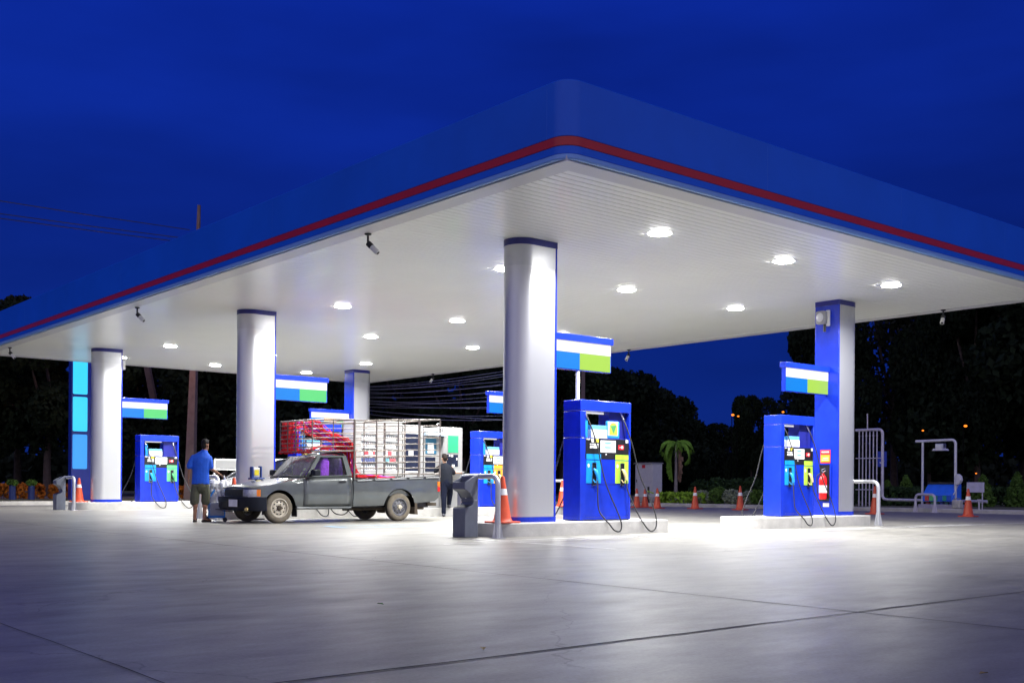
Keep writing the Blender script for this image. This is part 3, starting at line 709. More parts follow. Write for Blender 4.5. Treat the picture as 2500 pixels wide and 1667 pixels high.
# greenhouse
YB, YR = .735, .60          # half width at belt and roof
def P3(u, z, s): return (X(u), s*(YB+(YR-YB)*(z-.96)/(1.42-.96)), z)
for s in (-1, 1):
    outer = [(2.27, .945), (2.64, 1.405), (3.33, 1.42), (3.41, .985)]
    inner = [(2.40, .972), (2.69, 1.372), (3.235, 1.388), (3.285, .998)]
    m = MB()
    for k in range(4):
        a, b = outer[k], outer[(k+1) % 4]; c, d = inner[(k+1) % 4], inner[k]
        q = [P3(*a, s), P3(*b, s), P3(*c, s), P3(*d, s)]
        m.plate(*(q if s < 0 else q[::-1]), .035)
    cs = m.build('cab_side', TPD, tr)
    q = [P3(*p, s*.985) for p in inner]; m = MB(); m.quad(*q); m.build('side_window', GLASS if s < 0 else TINT, tr)
    m = MB()
    for a, b in zip(inner, inner[1:]+inner[:1]): m.tube([P3(*a, s*.998), P3(*b, s*.998)], .010, 6)
    m.build('window_seal', RUB, tr)
ru = [(2.63, 1.395, .60), (2.70, 1.43, .61), (2.85, 1.452, .61), (3.10, 1.458, .61), (3.30, 1.437, .605), (3.345, 1.41, .595)]
m = MB(); m.loft([[(X(u), y*w, z-.03*abs(y)**4-(.035 if abs(y) > .99 else 0)) for y in (-1, -.97, -.8, -.4, 0, .4, .8, .97, 1)] for u, z, w in ru]); m.build('roof', TP, tr, smooth=45)
WB = [(2.24, -.70), (2.14, -.4), (2.10, 0), (2.14, .4), (2.24, .70)]; WT = [(2.64, -.585), (2.60, -.3), (2.59, 0), (2.60, .3), (2.64, .585)]
m = MB(); m.loft([[(X(u), y, .945 if abs(y) > .6 else .955) for u, y in WB], [(X((u+a)/2)-.01, (y+b)/2, 1.18) for (u, y), (a, b) in zip(WB, WT)], [(X(u), y, 1.40) for u, y in WT]], cap0=False, cap1=False); ws = m.build('windscreen', WSG, tr, smooth=60)
m = MB(); m.tube([(X(u)-.005, y, .95) for u, y in WB], .014, 6); m.tube([(X(2.24), -.705, .95), (X(2.64), -.59, 1.40)], .012, 6); m.tube([(X(2.24), .705, .95), (X(2.64), .59, 1.40)], .012, 6); m.build('windscreen_seal', RUB, ws)
m = MB(); m.tube([(X(2.08), -.45, .965), (X(2.11), .05, .985)], .008, 6); m.tube([(X(2.08), .1, .965), (X(2.11), .55, .985)], .008, 6); m.build('wiper', BLACK, ws)
m = MB()
for (u, y, z, h, w) in ((2.40, -.52, 1.12, .05, .10), (2.33, -.54, 1.04, .05, .10), (2.28, -.56, .99, .03, .06), (2.345, .28, 1.10, .09, .05)): m.add([(X(u)-.012, y, z-h/2), (X(u)-.012, y+w, z-h/2), (X(u+h*.85)-.012, y+w, z+h/2), (X(u+h*.85)-.012, y, z+h/2)], [(0,1,2,3)])
m.build('sticker', mat('sticker_white', (.72, .76, .80), .5), ws)
m = MB(); m.quad((X(3.38), -.60, 1.0), (X(3.38), .60, 1.0), (X(3.34), .54, 1.38), (X(3.34), -.54, 1.38)); m.build('rear_window', TINT, tr)
MB().box(X(2.30), X(3.37), -.68, .68, .90, .955).build('cabin_floor', BLACK, tr); m = MB(); m.prism([(X(2.20), .93), (X(2.20), .965), (X(2.40), 1.00), (X(2.52), .99), (X(2.52), .93)], 'y', -.66, .66); m.build('dashboard', DARK, tr)
for y in (-.42, 0, .42):
    m = MB(); m.prism([(X(2.68), .96), (X(2.77), 1.33), (X(2.95), 1.33), (X(2.94), .96)], 'y', y-.20, y+.20); st = m.build('seat', PURP, tr, bev=.05)
    MB().box(X(2.80), X(2.94), y-.15, y+.15, 1.32, 1.385).build('headrest', PURP, st, bev=.03)
m = MB(); m.lathe([(.16, -.014), (.174, 0), (.16, .014), (.146, 0), (.16, -.014)], (X(2.50), .36, 1.03), 20, 'x'); m.tube([(X(2.50), .20, 1.03), (X(2.50), .52, 1.03)], .014); m.build('steering_wheel', BLACK, tr, smooth=60)
for s in (-1, 1):
    m = MB(); m.box(X(2.40), X(2.52), s*.99-.11, s*.99+.11, .99, 1.12) if s > 0 else m.box(X(2.34), X(2.50), -1.02, -.83, .985, 1.115); mr = m.build('mirror', BMP, tr, bev=.03)
    m = MB(); m.tube([(X(2.38), s*.72, .975), (X(2.42), s*.92, 1.02)], [.03, .022], 8); m.build('mirror_arm', BLACK, mr)
m = MB(); n = 25
for k in range(n): 
    y0 = -.58+1.16*k/(n-1); m.v += [(X(3.27+.022*cos(k*1.57)), y0, .96), (X(3.25+.022*cos(k*1.57)), y0*.93, 1.365)]
m.f += [(2*k, 2*k+2, 2*k+3, 2*k+1) for k in range(n-1)]
m.build('cab_curtain', PURP, tr, smooth=60)
MB().box(X(2.70), X(2.92), -.14, .02, 1.447, 1.50).build('roof_lamp', WHITE, tr, bev=.02); MB().box(X(2.62), X(2.68), -.12, -.02, 1.43, 1.46).build('roof_marker', YEL, tr, bev=.01)
# bed
BT = [(3.44, .885), (5.72, .985)]; BB = [(3.44, .335), (4.2, .345), (5.05, .392), (5.6, .44), (5.72, .53)]
RA = .405; us = [3.44, 3.7, 4.0, 4.236]+[4.645-RA*cos(pi*k/16) for k in range(1, 16)]+[5.054, 5.3, 5.6, 5.70, 5.725]
secs = []
for u in us:
    top = interp(BT, u); bot = archz(u, 4.645, .32, RA, interp(BB, u)); 
    def tk(z): return -.03*((z-.66)/.33)**2 if z > .66 else -.05*((.66-z)/.32)**2
    zs = [bot+(top-bot)*f for f in (0, .15, .35, .55, .75, .92, 1)]
    h = .79 if u < 5.65 else .79-(u-5.65)*.35
    half = [(X(u), -(h+tk(z)), z) for z in zs]+[(X(u), -.735, top+.004), (X(u), -.715, top-.02), (X(u), -.70, .56), (X(u), -.4, .555), (X(u), 0, .555)]
    secs.append(half+[(x, -y, z) for x, y, z in half[-2::-1]])
m = MB(); m.loft(secs, cap0=False, cap1=False); bed = m.build('cargo_bed', TP, tr, smooth=38)
MB().box(X(3.43), X(3.46), -.76, .76, .36, .885).build('bed_front', TP, tr, bev=.01); MB().box(X(5.70), X(5.735), -.72, .72, .54, .975).build('tailgate', TP, tr, bev=.012)
for s in (-1, 1):
    m = MB(); m.tube([(X(3.44), s*.765, .90), (X(5.72), s*.765, 1.0)], .021, 8); rl = m.build('bed_rail', BLACK, tr, smooth=50)
    m = MB()
    for k in range(5): a = 3.52+k*.45; m.tube([(X(a), s*.80, interp(BT, a)-.003), (X(a+.37), s*.80, interp(BT, a+.37)-.003)], .016, 8)
    m.build('tie_bar', mat('dull_chrome', (.30, .31, .32), .4, metal=.7), rl, smooth=50)
    y0, y1 = sorted((s*.70, s*.782)); MB().box(X(5.67), X(5.742), y0, y1, .77, .885).build('indicator', AMB, tr, bev=.008); MB().box(X(5.67), X(5.742), y0, y1, .655, .766).build('tail_light', TAIL, tr, bev=.008)
m = MB(); m.box(X(1.15), X(5.60), -.50, .50, .30, .52); m.box(X(5.0), X(5.72), -.42, -.34, .36, .44); m.box(X(5.0), X(5.72), .34, .42, .36, .44); m.build('chassis', DARK, tr)
m = MB(); m.box(X(5.55), X(5.80), -.55, .55, .33, .40); m.box(X(5.2), X(5.42), -.2, .25, .22, .36); m.tube([(X(3.4), -.4, .27), (X(5.5), -.45, .28)], .035, 8); m.build('tow_bar', MUD, tr)
m = MB(); m.tube([(X(4.645), -.72, .31), (X(4.645), .72, .31)], .05, 8); m.ball((X(4.645), 0, .31), .14); m.tube([(X(1.68), -.72, .31), (X(1.68), .72, .31)], .04, 8); m.build('axle', MUD, tr)
m = MB(); m.tube(smoothpts([(X(3.05), -.45, .30), (X(3.15), -.5, .18), (X(3.35), -.5, .15), (X(3.48), -.5, .24), (X(3.5), -.45, .33)]), .012); m.build('exhaust_loop', RUB, tr)
for s in (-1, 1):
    y0, y1 = sorted((s*.775, s*.56))
    MB().box(X(2.065), X(2.08), y0, y1, .13, .36).build('mud_flap', RUB, tr)
    m = MB(); m.prism([(X(5.045), .40), (X(5.10), .40), (X(5.13), .14), (X(5.04), .15)], 'y', y0, y1); m.build('mud_flap', MUD, tr)
    for cu, r in ((1.68, AR), (4.645, RA)):      # arch liners
        m = MB(); pts = [(X(cu)+(r-.010)*cos(pi*k/14), .315+(r-.010)*sin(pi*k/14)) for k in range(15)]
        m.loft([[(x, s*.782, z) for x, z in pts], [(x, s*.40, z) for x, z in pts]], cap0=False, cap1=False); m.add([(x, s*.42, z) for x, z in pts], [tuple(range(15))]); m.build('arch_liner', LINER, tr, smooth=60)
def wheel(u, s, rim, big=.312):
    y = s*.765; w = .18; q = -s
    m = MB(); pr = [(.20, 0), (.235, -.006), (.275, -.002), (.298, .018), (.312, .05), (.312, .13), (.298, .165), (.23, .18), (.19, .18)]
    m.lathe([(r*big/.312, q*h) for r, h in pr], (X(u), y, .312), 36, 'y'); wl = m.build('wheel', DUST, tr, smooth=50)
    m = MB(); m.lathe([(.3135*big/.312, q*.045), (.3135*big/.312, q*.135)], (X(u), y, .312), 36, 'y'); m.build('tread', TREAD, wl, smooth=60)
    m = MB(); m.lathe([(.20, q*.0), (.185, q*-.004), (.178, q*.035), (.150, q*.045), (.105, q*.012), (.085, q*.012), (.06, q*.02), (0, q*.02)], (X(u), y, .312), 28, 'y'); m.build('rim', rim, wl, smooth=45)
    m = MB(); m.lathe([(.055, q*.02), (.05, q*-.018), (.035, q*-.028), (0, q*-.03)], (X(u), y, .312), 14, 'y')
    for k in range(5): a = 2*pi*k/5; m.ball((X(u)+.075*cos(a), y+q*.008, .312+.075*sin(a)), .012, .014, .012, 6, 4)
    m.build('hub', RIMB if rim is RIMD else MUD, wl, smooth=40)
    m = MB()
    for k in range(10): a = 2*pi*k/10; m.ball((X(u)+.128*cos(a), y+q*.026, .312+.128*sin(a)), .019, .008, .019, 8, 4)
    m.build('rim_hole', BLACK, wl)
for s in (-1, 1): wheel(1.68, s, RIMB); wheel(4.645, s, RIMD)
m = MB(); pts = [(3.42, -.56, .92), (3.40, -.54, 1.30), (3.34, -.50, 1.455), (3.26, -.30, 1.49), (3.26, .30, 1.49), (3.34, .50, 1.455), (3.40, .54, 1.30), (3.42, .56, .92)]; m.tube([(X(a), b, c) for a, b, c in pts], .025, 8); m.build('roll_bar', BLACK, tr, smooth=50)
# cage: each side frame is a part
CG = mat('cage_steel', (.20, .175, .155), .36, metal=.45, var=.25, scale=8)
CF = 2.47
def zt(u): return interp([(CF, 2.165), (5.78, 2.31)], u)
def zb(u): return interp([(CF, 1.50), (3.49, 1.535)], u)
for s in (-1, 1):
    y = s*.70; m = MB()
    for k in range(8): m.tube([(X(u), y, zb(u)+(zt(u)-zb(u))*k/7) for u in (CF, 3.49)], .017 if k in (0, 7) else .0105, 8)
    for u in (CF, 2.98): m.tube([(X(u), y+.012, zb(u)), (X(u), y+.012, zt(u))], .013, 6)
    for k in range(10):
        z0 = 1.03+.129*k; z1 = 1.06+.138*k
        m.tube([(X(3.49), y, min(z0, zt(3.49))), (X(5.78), y, z1)], .017 if k in (0, 9) else .0115, 8)
    for u, r in ((3.49, .026), (4.06, .015), (4.63, .015), (5.20, .027), (5.78, .017)):
        m.tube([(X(u)-(.04 if 3.6 < u < 5.5 else 0), y*1.03, interp(BT, u)), (X(u), y+.012*s, interp(BT, u)+.12), (X(u), y+.012*s, zt(u))], r, 8)
    m.build('cage_side', CG, tr, smooth=50)
m = MB()
for k in range(8): z = zb(CF)+(zt(CF)-zb(CF))*k/7; m.tube([(X(CF), -.70, z), (X(CF), .70, z)], .017 if k in (0, 7) else .0105, 8)
for y in (-.35, 0, .35): m.tube([(X(CF)-.012, y, zb(CF)), (X(CF)-.012, y, zt(CF))], .012, 6)
m.build('cage_front', CG, tr, smooth=50)
for u, z in ((3.49, zt(3.49)), (4.63, zt(4.63)), (5.78, zt(5.78)), (2.9, 1.51), (3.49, 1.55)): m = MB(); m.tube([(X(u), -.70, z), (X(u), .70, z)], .016, 8); m.build('cage_crossbar', CG, tr, smooth=50)
# red netting heaped in the cage
NET = mat('net_red', (.62, .03, .04), .85, spec=.1, var=.3, scale=20); NETP = mat('net_purple', (.28, .05, .55), .85, spec=.1, var=.3, scale=20)
t = thing('cargo_net', 'red and purple rope netting draped inside the pickup cage', 'netting', (BX, BY, 0))
rnd = random.Random(3)
for nm, mm, cnt in (('red_rope', NET, 46), ('purple_rope', NETP, 14)):
    m = MB()
    for k in range(cnt):
        y = rnd.uniform(-.64, .62); j = lambda a=.05: rnd.uniform(-a, a); st = rnd.uniform(2.49, 2.62); yy = y*.55-.28
        pts = [(st, y, 2.13+j(.03)), (st+.14, y*.95+j(), 2.09+j()), (2.85+j(.08), y*.8-.08+j(), 1.98+j(.07)), (3.10+j(.1), y*.65-.16+j(), 1.86+j(.07)), (3.32, yy+j(), 1.78+j(.06)), (3.50+j(), yy+j(), 1.62+j(.08)), (3.56+j(), yy+j(), 1.22+j(.08)), (3.68+j(.1), yy+j(), 1.02+j()), (4.1+j(.2), yy+j(.1), .98+j(.03)), (4.4+j(.3), yy+j(.15), .96+j(.02))]
        m.tube([(X(p[0]), p[1], p[2]) for p in smoothpts(pts, 4)], rnd.uniform(.006, .0125), 5)
    m.build(nm, mm, t, smooth=70)
m = MB()
for k in range(44):
    y = rnd.choice((rnd.uniform(.30, .66), rnd.uniform(-.1, .66))); a = rnd.uniform(2.475, 2.56); m.tube([(X(a), y, 2.15), (X(a+rnd.uniform(-.03, .03)), y+rnd.uniform(-.03, .03), 1.85), (X(a-.01), y+rnd.uniform(-.04, .04), 1.52)], rnd.uniform(.006, .013), 5)
m.build('net_drape', NET, t, smooth=70); m = MB()
for k in range(34):
    y = rnd.uniform(-.70, .68); m.tube([(X(2.50), y, 1.55), (X(2.46), y+.03, 1.47), (X(2.50), y+.06, 1.54), (X(2.45), y+.09, 1.48)], .016, 5)
m.build('net_ruffle', NET, t, smooth=70); m = MB()
for k in range(16):
    y = rnd.uniform(-.66, .5); a = rnd.uniform(3.45, 3.6); m.tube(smoothpts([(X(3.0), y, 1.56), (X(3.3), y, 1.66), (X(3.5), y, 1.50), (X(a), y, 1.2), (X(a), y, .98)], 4), .011, 5)
m.build('net_tail', NET, t, smooth=70)

# ------------------------------------------------------------------ silver car behind the column
SIL = mat('silver_paint', (.42, .43, .45), .22, metal=.7, var=.06, scale=2, coat=.4)
def sedan(name, lb, loc, rz, paint, group=None, lights=False):
    t = thing(name, lb, 'car', loc, rz, group)
    TP_ = [(-2.15, .55), (-2.05, .66), (-1.3, .86), (-.95, .95), (1.45, 1.00), (1.95, .95), (2.15, .62)]
    HW_ = [(-2.15, .55), (-2.0, .74), (-1.6, .82), (1.6, .82), (2.0, .76), (2.15, .62)]
    us = [-2.15, -2.05, -1.9, -1.72]+[-1.35-.35*cos(pi*k/10) for k in range(1, 10)]+[-.98, -.5, .3, .9]+[1.27-.35*cos(pi*k/10) for k in range(1, 10)]+[1.64, 1.95, 2.08, 2.15]
    secs = []
    for u in us:
        tp = interp(TP_, u); hw = interp(HW_, u); bot = max(archz(u, -1.35, .29, .35, .22), archz(u, 1.27, .29, .35, .22))
        half = [(u, -(hw-.05*((z-.6)/.4)**2), z) for z in [bot+(tp-bot)*f for f in (0, .2, .45, .7, .9)]]+[(u, -hw*.9, tp), (u, -hw*.5, tp+.03), (u, 0, tp+.04)]
        secs.append(half+[(a, -b, c) for a, b, c in half[-2::-1]])
    m = MB(); m.loft(secs); m.build('body', paint, t, smooth=40)
    gl = [(-.98, .97, .74), (-.35, 1.36, .58), (.1, 1.44, .57), (.9, 1.42, .56), (1.35, 1.20, .62), (1.75, .99, .68)]
    low = lambda u: interp(TP_, u)-.02
    m = MB(); m.loft([[(u, -(w+.08*(z-low(u))/.45), low(u)), (u, -w, z-.05), (u, -w*.9, z-.008), (u, 0, z-.003), (u, w*.9, z-.008), (u, w, z-.05), (u, w+.08*(z-low(u))/.45, low(u))] for u, z, w in gl]); m.build('cabin_glass', mat('tinted_glass', (.015, .017, .02), .06, spec=.8, var=0), t, smooth=40)
    m = MB(); m.loft([[(u, y*w*1.01, z-.02*abs(y)**3+.006) for y in (-1, -.6, 0, .6, 1)] for u, z, w in ((-.38, 1.345, .57), (.1, 1.44, .57), (.9, 1.42, .56), (1.1, 1.34, .57))]); m.build('roof', paint, t, smooth=50)
    m = MB()
    for s in (-1, 1):
        m.tube([(-1.0, s*.75, .95), (-.36, s*.58, 1.34)], .03, 6); m.tube([(1.1, s*.57, 1.33), (1.75, s*.69, .98)], .035, 6); m.tube([(.25, s*.735, .96), (.25, s*.57, 1.40)], .025, 6)
    m.build('pillar', paint, t)
    for u in (-1.35, 1.27):
        for s in (-1, 1):
            q = -s; m = MB(); m.lathe([(.19, 0), (.27, q*.004), (.295, q*.05), (.295, q*.13), (.24, q*.17)], (u, s*.80, .295), 24, 'y'); w = m.build('wheel', RUB, t, smooth=50)
            m = MB(); m.lathe([(.195, 0), (.18, q*.02), (.06, q*.005), (0, q*.0)], (u, s*.80, .295), 20, 'y'); m.build('rim', GALV, w, smooth=40)
    for s in (-1, 1):
        y0, y1 = sorted((s*.42, s*.70)); MB().box(-2.12, -2.02, y0, y1, .55, .66).build('headlight', glow('headlight_lit', (1, .62, .15), 6) if lights else LENS, t, bev=.02)
        MB().box(2.06, 2.13, y0, y1, .66, .80).build('tail_light', glow('tail_lit', (1, .02, .02), 2) if lights else TAIL, t, bev=.02)
        m = MB(); m.box(-.80, -.66, s*.86-.07, s*.86+.07, .98, 1.08); m.build('mirror', paint, t, bev=.03)
    return t
sedan('parked_car', 'silver car mostly hidden behind the column and the grey pickup', (4.05, 15.4, 0), 0, SIL).scale = (.85, .95, 1)

# ------------------------------------------------------------------ caddy, cart, notice board
t = thing('wash_caddy', 'blue windscreen wash caddy with yellow panel showing above the pickup bonnet', 'caddy', (2.30, 12.72, 0))
m = MB(); m.tube([(0,0,0), (0,0,.92)], .03, 8); m.prism(rrect(-.16, -.16, .16, .16, .05, 4), 'z', 0, .03); m.build('stand', BLACK, t)
BLC = mat('caddy_blue', (.02, .05, .22), .4)
MB().box(-.15, .17, -.10, .10, .90, .945).build('tray', BLC, t, bev=.01); m = MB(); m.box(-.13, -.085, -.06, .06, .945, 1.19); m.box(.075, .12, -.06, .06, .945, 1.205); m.box(-.13, .12, .03, .06, .945, 1.17); m.build('holder', BLC, t, bev=.01)
MB().box(-.08, .07, -.045, .028, .955, 1.17).build('towel_pack', WHITE, t, bev=.01); MB().box(-.06, .045, -.052, -.046, 1.0, 1.12).build('yellow_panel', YEL, t)
t = thing('notice_board', 'white framed notice board standing beyond the silver car', 'board', (4.55, 19.0, 0))
m = MB()
for x in (-.36, .36): m.tube([(x, 0, 0), (x, 0, 1.47)], .025, 8)
m.tube([(-.36, 0, 1.47), (.36, 0, 1.47)], .025, 8); m.tube([(-.36, 0, 1.2), (.36, 0, 1.2)], .02, 8); m.build('frame', WHITE, t); MB().box(-.34, .34, -.012, .012, 1.23, 1.45).build('board_panel', CREAM, t)
RZ = -R(24.5)
t = thing('service_cart', 'small blue framed cart on castors between attendant and pickup', 'cart', (.92, 12.02, 0), RZ)
CB = mat('cart_blue', (.015, .23, .72), .35)
m = MB()
for x, y in ((-.05, -.16), (-.05, .2), (.27, -.16)): m.tube([(x, y, .08), (x, y, .50), (x+.09, y, .64), (x+.11, y, .68)], .017, 8)
m.tube([(-.05, -.16, .10), (.27, -.16, .10), (.27, .2, .10), (-.05, .2, .10), (-.05, -.16, .10)], .016, 8); m.build('frame', CB, t, smooth=50)
MB().box(-.03, .25, -.13, .17, .11, .40).build('tub', mat('cart_grey', (.35, .38, .45), .4), t, bev=.03); MB().box(-.06, .28, -.17, .21, .09, .125).build('deck', CB, t, bev=.01)
for x, y in ((-.08, -.18), (.28, -.18), (-.08, .2), (.28, .2)):
    m = MB(); m.lathe([(0, -.015), (.045, -.015), (.045, .015), (0, .015)], (x, y, .046), 14, 'y'); m.tube([(x, y, .046), (x, y, .10)], .012, 6); m.build('castor', RUB, t)
CLOTH = mat('white_cloth', (.70, .71, .73), .8, var=.15, scale=15, bump=.6, bscale=40)
t = thing('white_cloth', 'crumpled white cloths piled on the blue cart under the attendant hand', 'cloth', (1.0, 11.98, .60), RZ)
m = MB(); rnd = random.Random(5)
for k in range(22):
    a = (rnd.uniform(-.10, .22), rnd.uniform(-.12, .12), rnd.uniform(-.16, .16)); m.tube([a, (a[0]+rnd.uniform(-.05, .05), a[1]+rnd.uniform(-.05, .05), a[2]+.13)], [.04, .055], 7)
m.tube([(.16, 0, .38), (.20, 0, .25), (.23, 0, .08), (.22, 0, -.1)], [.02, .035, .045, .035], 8)
o = m.build('folded_cloth', CLOTH, t); r = o.modifiers.new('Remesh', 'REMESH'); r.mode = 'VOXEL'; r.voxel_size = .018; q = o.modifiers.new('Smooth', 'SMOOTH'); q.iterations = 3; r.use_smooth_shade = True

# ------------------------------------------------------------------ people
SKIN = mat('skin_brown', (.30, .145, .085), .5, var=.08); SKINL = mat('skin_light', (.52, .30, .20), .5, var=.08)
HAIR = mat('hair_black', (.008, .007, .008), .7, spec=.2, var=.3, scale=60); HAIR2 = mat('hair_dark_brown', (.018, .012, .010), .65, spec=.2, var=.3, scale=60)
def org(mb, name, m, parent, vox=.010, it=3):
    o = mb.build(name, m, parent); r = o.modifiers.new('Remesh', 'REMESH'); r.mode = 'VOXEL'; r.voxel_size = vox; r.use_smooth_shade = True
    q = o.modifiers.new('Smooth', 'SMOOTH'); q.iterations = it; q.factor = .5
    return o
def limb(m, pts, rs, n=10):
    m.tube(pts, rs, n)
    for p, r in zip(pts, rs): m.ball(p, r, None, None, 10, 6)
def head(m, c, yaw, s=1.0):
    """skull, jaw, nose, ears, eye sockets; faces +y turned by yaw"""
    f = Vector((-sin(yaw), cos(yaw), 0)); sd = Vector((cos(yaw), sin(yaw), 0)); c = Vector(c)
    def at(a, b, h): return c+sd*a*s+f*b*s+Vector((0,0,h*s))
    m.ball(at(0, -.012, .035), .076*s, .088*s, .088*s, 14, 10); m.ball(at(0, .02, -.03), .062*s, .066*s, .080*s, 12, 8); m.ball(at(0, .045, -.085), .040*s, .036*s, .032*s, 10, 6)
    m.tube([at(0, .075, .015), at(0, .100, -.018)], [.011*s, .017*s], 7); m.ball(at(0, .096, -.02), .016*s, None, None, 8, 5)
    m.ball(at(0, .078, -.055), .024*s, .016*s, .011*s, 8, 5)
    for q in (-1, 1): m.ball(at(q*.078, -.005, -.01), .014*s, .022*s, .030*s, 8, 6); m.ball(at(q*.030, .070, .018), .017*s, .012*s, .011*s, 8, 5)
    return at
def hair(m, at, s=1.0):
    for a, b, h, r in ((0, -.03, .060, .083), (0, .01, .078, .068), (0, -.05, .02, .072), (.045, -.02, .05, .045), (-.045, -.02, .05, .045), (.03, .045, .095, .036), (-.03, .045, .095, .036), (0, -.055, -.03, .052)): m.ball(at(a, b, h), r*s, None, None, 10, 7)
def eyes(at, parent, s=1.0):
    m = MB()
    for q in (-1, 1): m.ball(at(q*.030, .082, .020), .008*s, None, None, 8, 5)
    m.build('eye', BLACK, parent)
def hand(m, wrist, d, up, side, curl=.6, s=1.0):
    """palm, four bent fingers, thumb off the side of the palm. d: pointing dir, up: back of the hand, side: thumb side"""
    w = Vector(wrist); d = Vector(d).normalized(); sd = Vector(side).normalized(); up = Vector(up).normalized()
    for q in (-.028, -.009, .010, .028): m.tube([w+sd*q*.7*s, w+d*.085*s+sd*q*s], [.015*s, .013*s], 7)
    for q, ln in ((-.030, .058), (-.010, .070), (.010, .076), (.030, .066)):
        p = w+d*.085*s+sd*q*s; pts = [p]; dd = d.copy(); 
        for k in range(3):
            dd = (dd*cos(curl)-up*sin(curl)).normalized() if k else (dd*cos(curl*.6)-up*sin(curl*.6)).normalized(); up2 = up
            pts.append(pts[-1]+dd*ln*s*(.42, .32, .26)[k])
        m.tube(pts, [.0095*s, .009*s, .008*s, .0065*s], 7)
    p = w+d*.025*s+sd*.030*s; m.tube([p, p+(d*.5+sd*.8-up*.15)*.038*s, p+(d*.9+sd*.75-up*.5)*.066*s], [.012*s, .0105*s, .008*s], 7)
# attendant, seen from behind; local x to the right of the view, y away from the camera
t = thing('person', 'person in a bright blue polo shirt and olive shorts, seen from behind', 'person', (.58, 11.83, 0), RZ); t.scale = (.90, .95, 1)
b = MB()
at = head(b, (.11, .03, 1.60), R(-38))
limb(b, [(.02, 0, .92), (.0, 0, 1.05), (.015, .0, 1.22), (.03, 0, 1.36)], [.115, .105, .11, .080]); limb(b, [(.04, .01, 1.36), (.08, .025, 1.47), (.10, .03, 1.55)], [.06, .054, .056])
limb(b, [(-.16, -.01, 1.335), (-.235, -.02, 1.15), (-.26, .02, .92)], [.052, .042, .030]); limb(b, [(.20, .02, 1.33), (.225, .0, 1.12), (.40, .14, 1.02)], [.052, .043, .031]); limb(b, [(-.15, 0, 1.34), (.03, 0, 1.35), (.19, .02, 1.33)], [.05, .065, .05])
limb(b, [(-.075, 0, .88), (-.10, .0, .48), (-.115, -.01, .09)], [.095, .060, .040]); limb(b, [(.09, .02, .88), (.115, .05, .48), (.10, .02, .09)], [.095, .060, .040])
limb(b, [(-.09, 0, .43), (-.105, -.025, .33)], [.055, .056]); limb(b, [(.11, .04, .43), (.105, .015, .33)], [.055, .056])
limb(b, [(-.115, -.02, .05), (-.095, .12, .035)], [.038, .030]); limb(b, [(.09, .0, .05), (.21, .10, .035)], [.038, .030])
hand(b, (-.262, .025, .90), (.0, .12, -1), (-1, 0, 0), (.0, 1, .1), .35); hand(b, (.41, .15, 1.015), (.75, .5, -.35), (-.2, .3, 1), (-.5, .8, 0), .75)
bo = org(b, 'body', SKIN, t, .0075, 2)
h = MB(); hair(h, at); org(h, 'hair', HAIR, t, .010, 3); eyes(at, t)
c = MB(); c.loft([[(cx+rx*cos(2*pi*k/16), cy+ry*sin(2*pi*k/16), z) for k in range(16)] for cx, cy, rx, ry, z in ((.01, 0, .205, .135, .79), (.01, 0, .196, .135, .90), (.01, 0, .190, .132, 1.05), (.015, 0, .205, .138, 1.22), (.02, 0, .222, .128, 1.33), (.025, 0, .205, .105, 1.385), (.045, .005, .14, .092, 1.435), (.075, .015, .085, .085, 1.475), (.085, .02, .07, .072, 1.50))], closed=True)
limb(c, [(-.150, -.005, 1.335), (-.205, -.015, 1.25), (-.240, -.02, 1.165)], [.074, .070, .072]); limb(c, [(.195, .02, 1.33), (.218, .012, 1.24), (.232, .008, 1.155)], [.074, .070, .070]); limb(c, [(.05, .0, 1.40), (.075, .015, 1.455)], [.095, .070])
sh = mat('polo_blue', (.006, .09, .60), .8, var=.10, scale=10, bump=.8, bscale=14); org(c, 'shirt', sh, t, .012, 4)
c = MB(); limb(c, [(.01, 0, .78), (.01, 0, .74)], [.145, .15]); limb(c, [(-.085, 0, .76), (-.115, .0, .60), (-.125, .0, .44)], [.112, .108, .110]); limb(c, [(.105, .01, .76), (.13, .03, .60), (.125, .03, .44)], [.112, .108, .106])
org(c, 'shorts', mat('shorts_olive', (.075, .078, .050), .85, var=.2, scale=9, bump=.8, bscale=16), t, .012, 3)
for pts in ([(-.125, -.07, .02), (-.11, .05, .02), (-.095, .16, .02)], [(.065, -.05, .02), (.14, .05, .02), (.235, .135, .02)]):
    c = MB(); limb(c, pts, [.036, .036, .034]); limb(c, [(pts[1][0]-.03, pts[1][1]+.02, .06), (pts[1][0]+.03, pts[1][1]+.0, .06)], [.022, .022]); o = org(c, 'sandal', mat('sandal_brown', (.05, .035, .03), .7), t, .010, 2)
# boy at the kiosk, one foot on the island
RB = -R(36.4)
t = thing('person', 'person in dark grey t-shirt and jeans stepping up to the white kiosk', 'person', (7.54, 12.70, 0), RB)
b = MB(); at = head(b, (.0, .22, 1.485), R(20), .95)
limb(b, [(.06, .14, .86), (.05, .15, 1.0), (.04, .17, 1.15), (.03, .19, 1.27)], [.10, .09, .095, .07]); limb(b, [(.02, .20, 1.27), (.005, .215, 1.36), (.0, .22, 1.43)], [.05, .048, .05])
limb(b, [(-.14, .19, 1.25), (.03, .19, 1.26), (.16, .20, 1.24)], [.045, .055, .045])
limb(b, [(.17, .20, 1.26), (.235, .22, 1.12), (.36, .36, 1.13)], [.046, .037, .027]); limb(b, [(-.15, .20, 1.26), (-.30, .26, 1.13), (-.44, .40, 1.30)], [.046, .038, .028])
limb(b, [(.0, .12, .84), (-.01, .02, .46), (-.01, -.05, .09)], [.085, .055, .038]); limb(b, [(.12, .17, .84), (.15, .33, .60), (.125, .32, .30)], [.085, .056, .040])
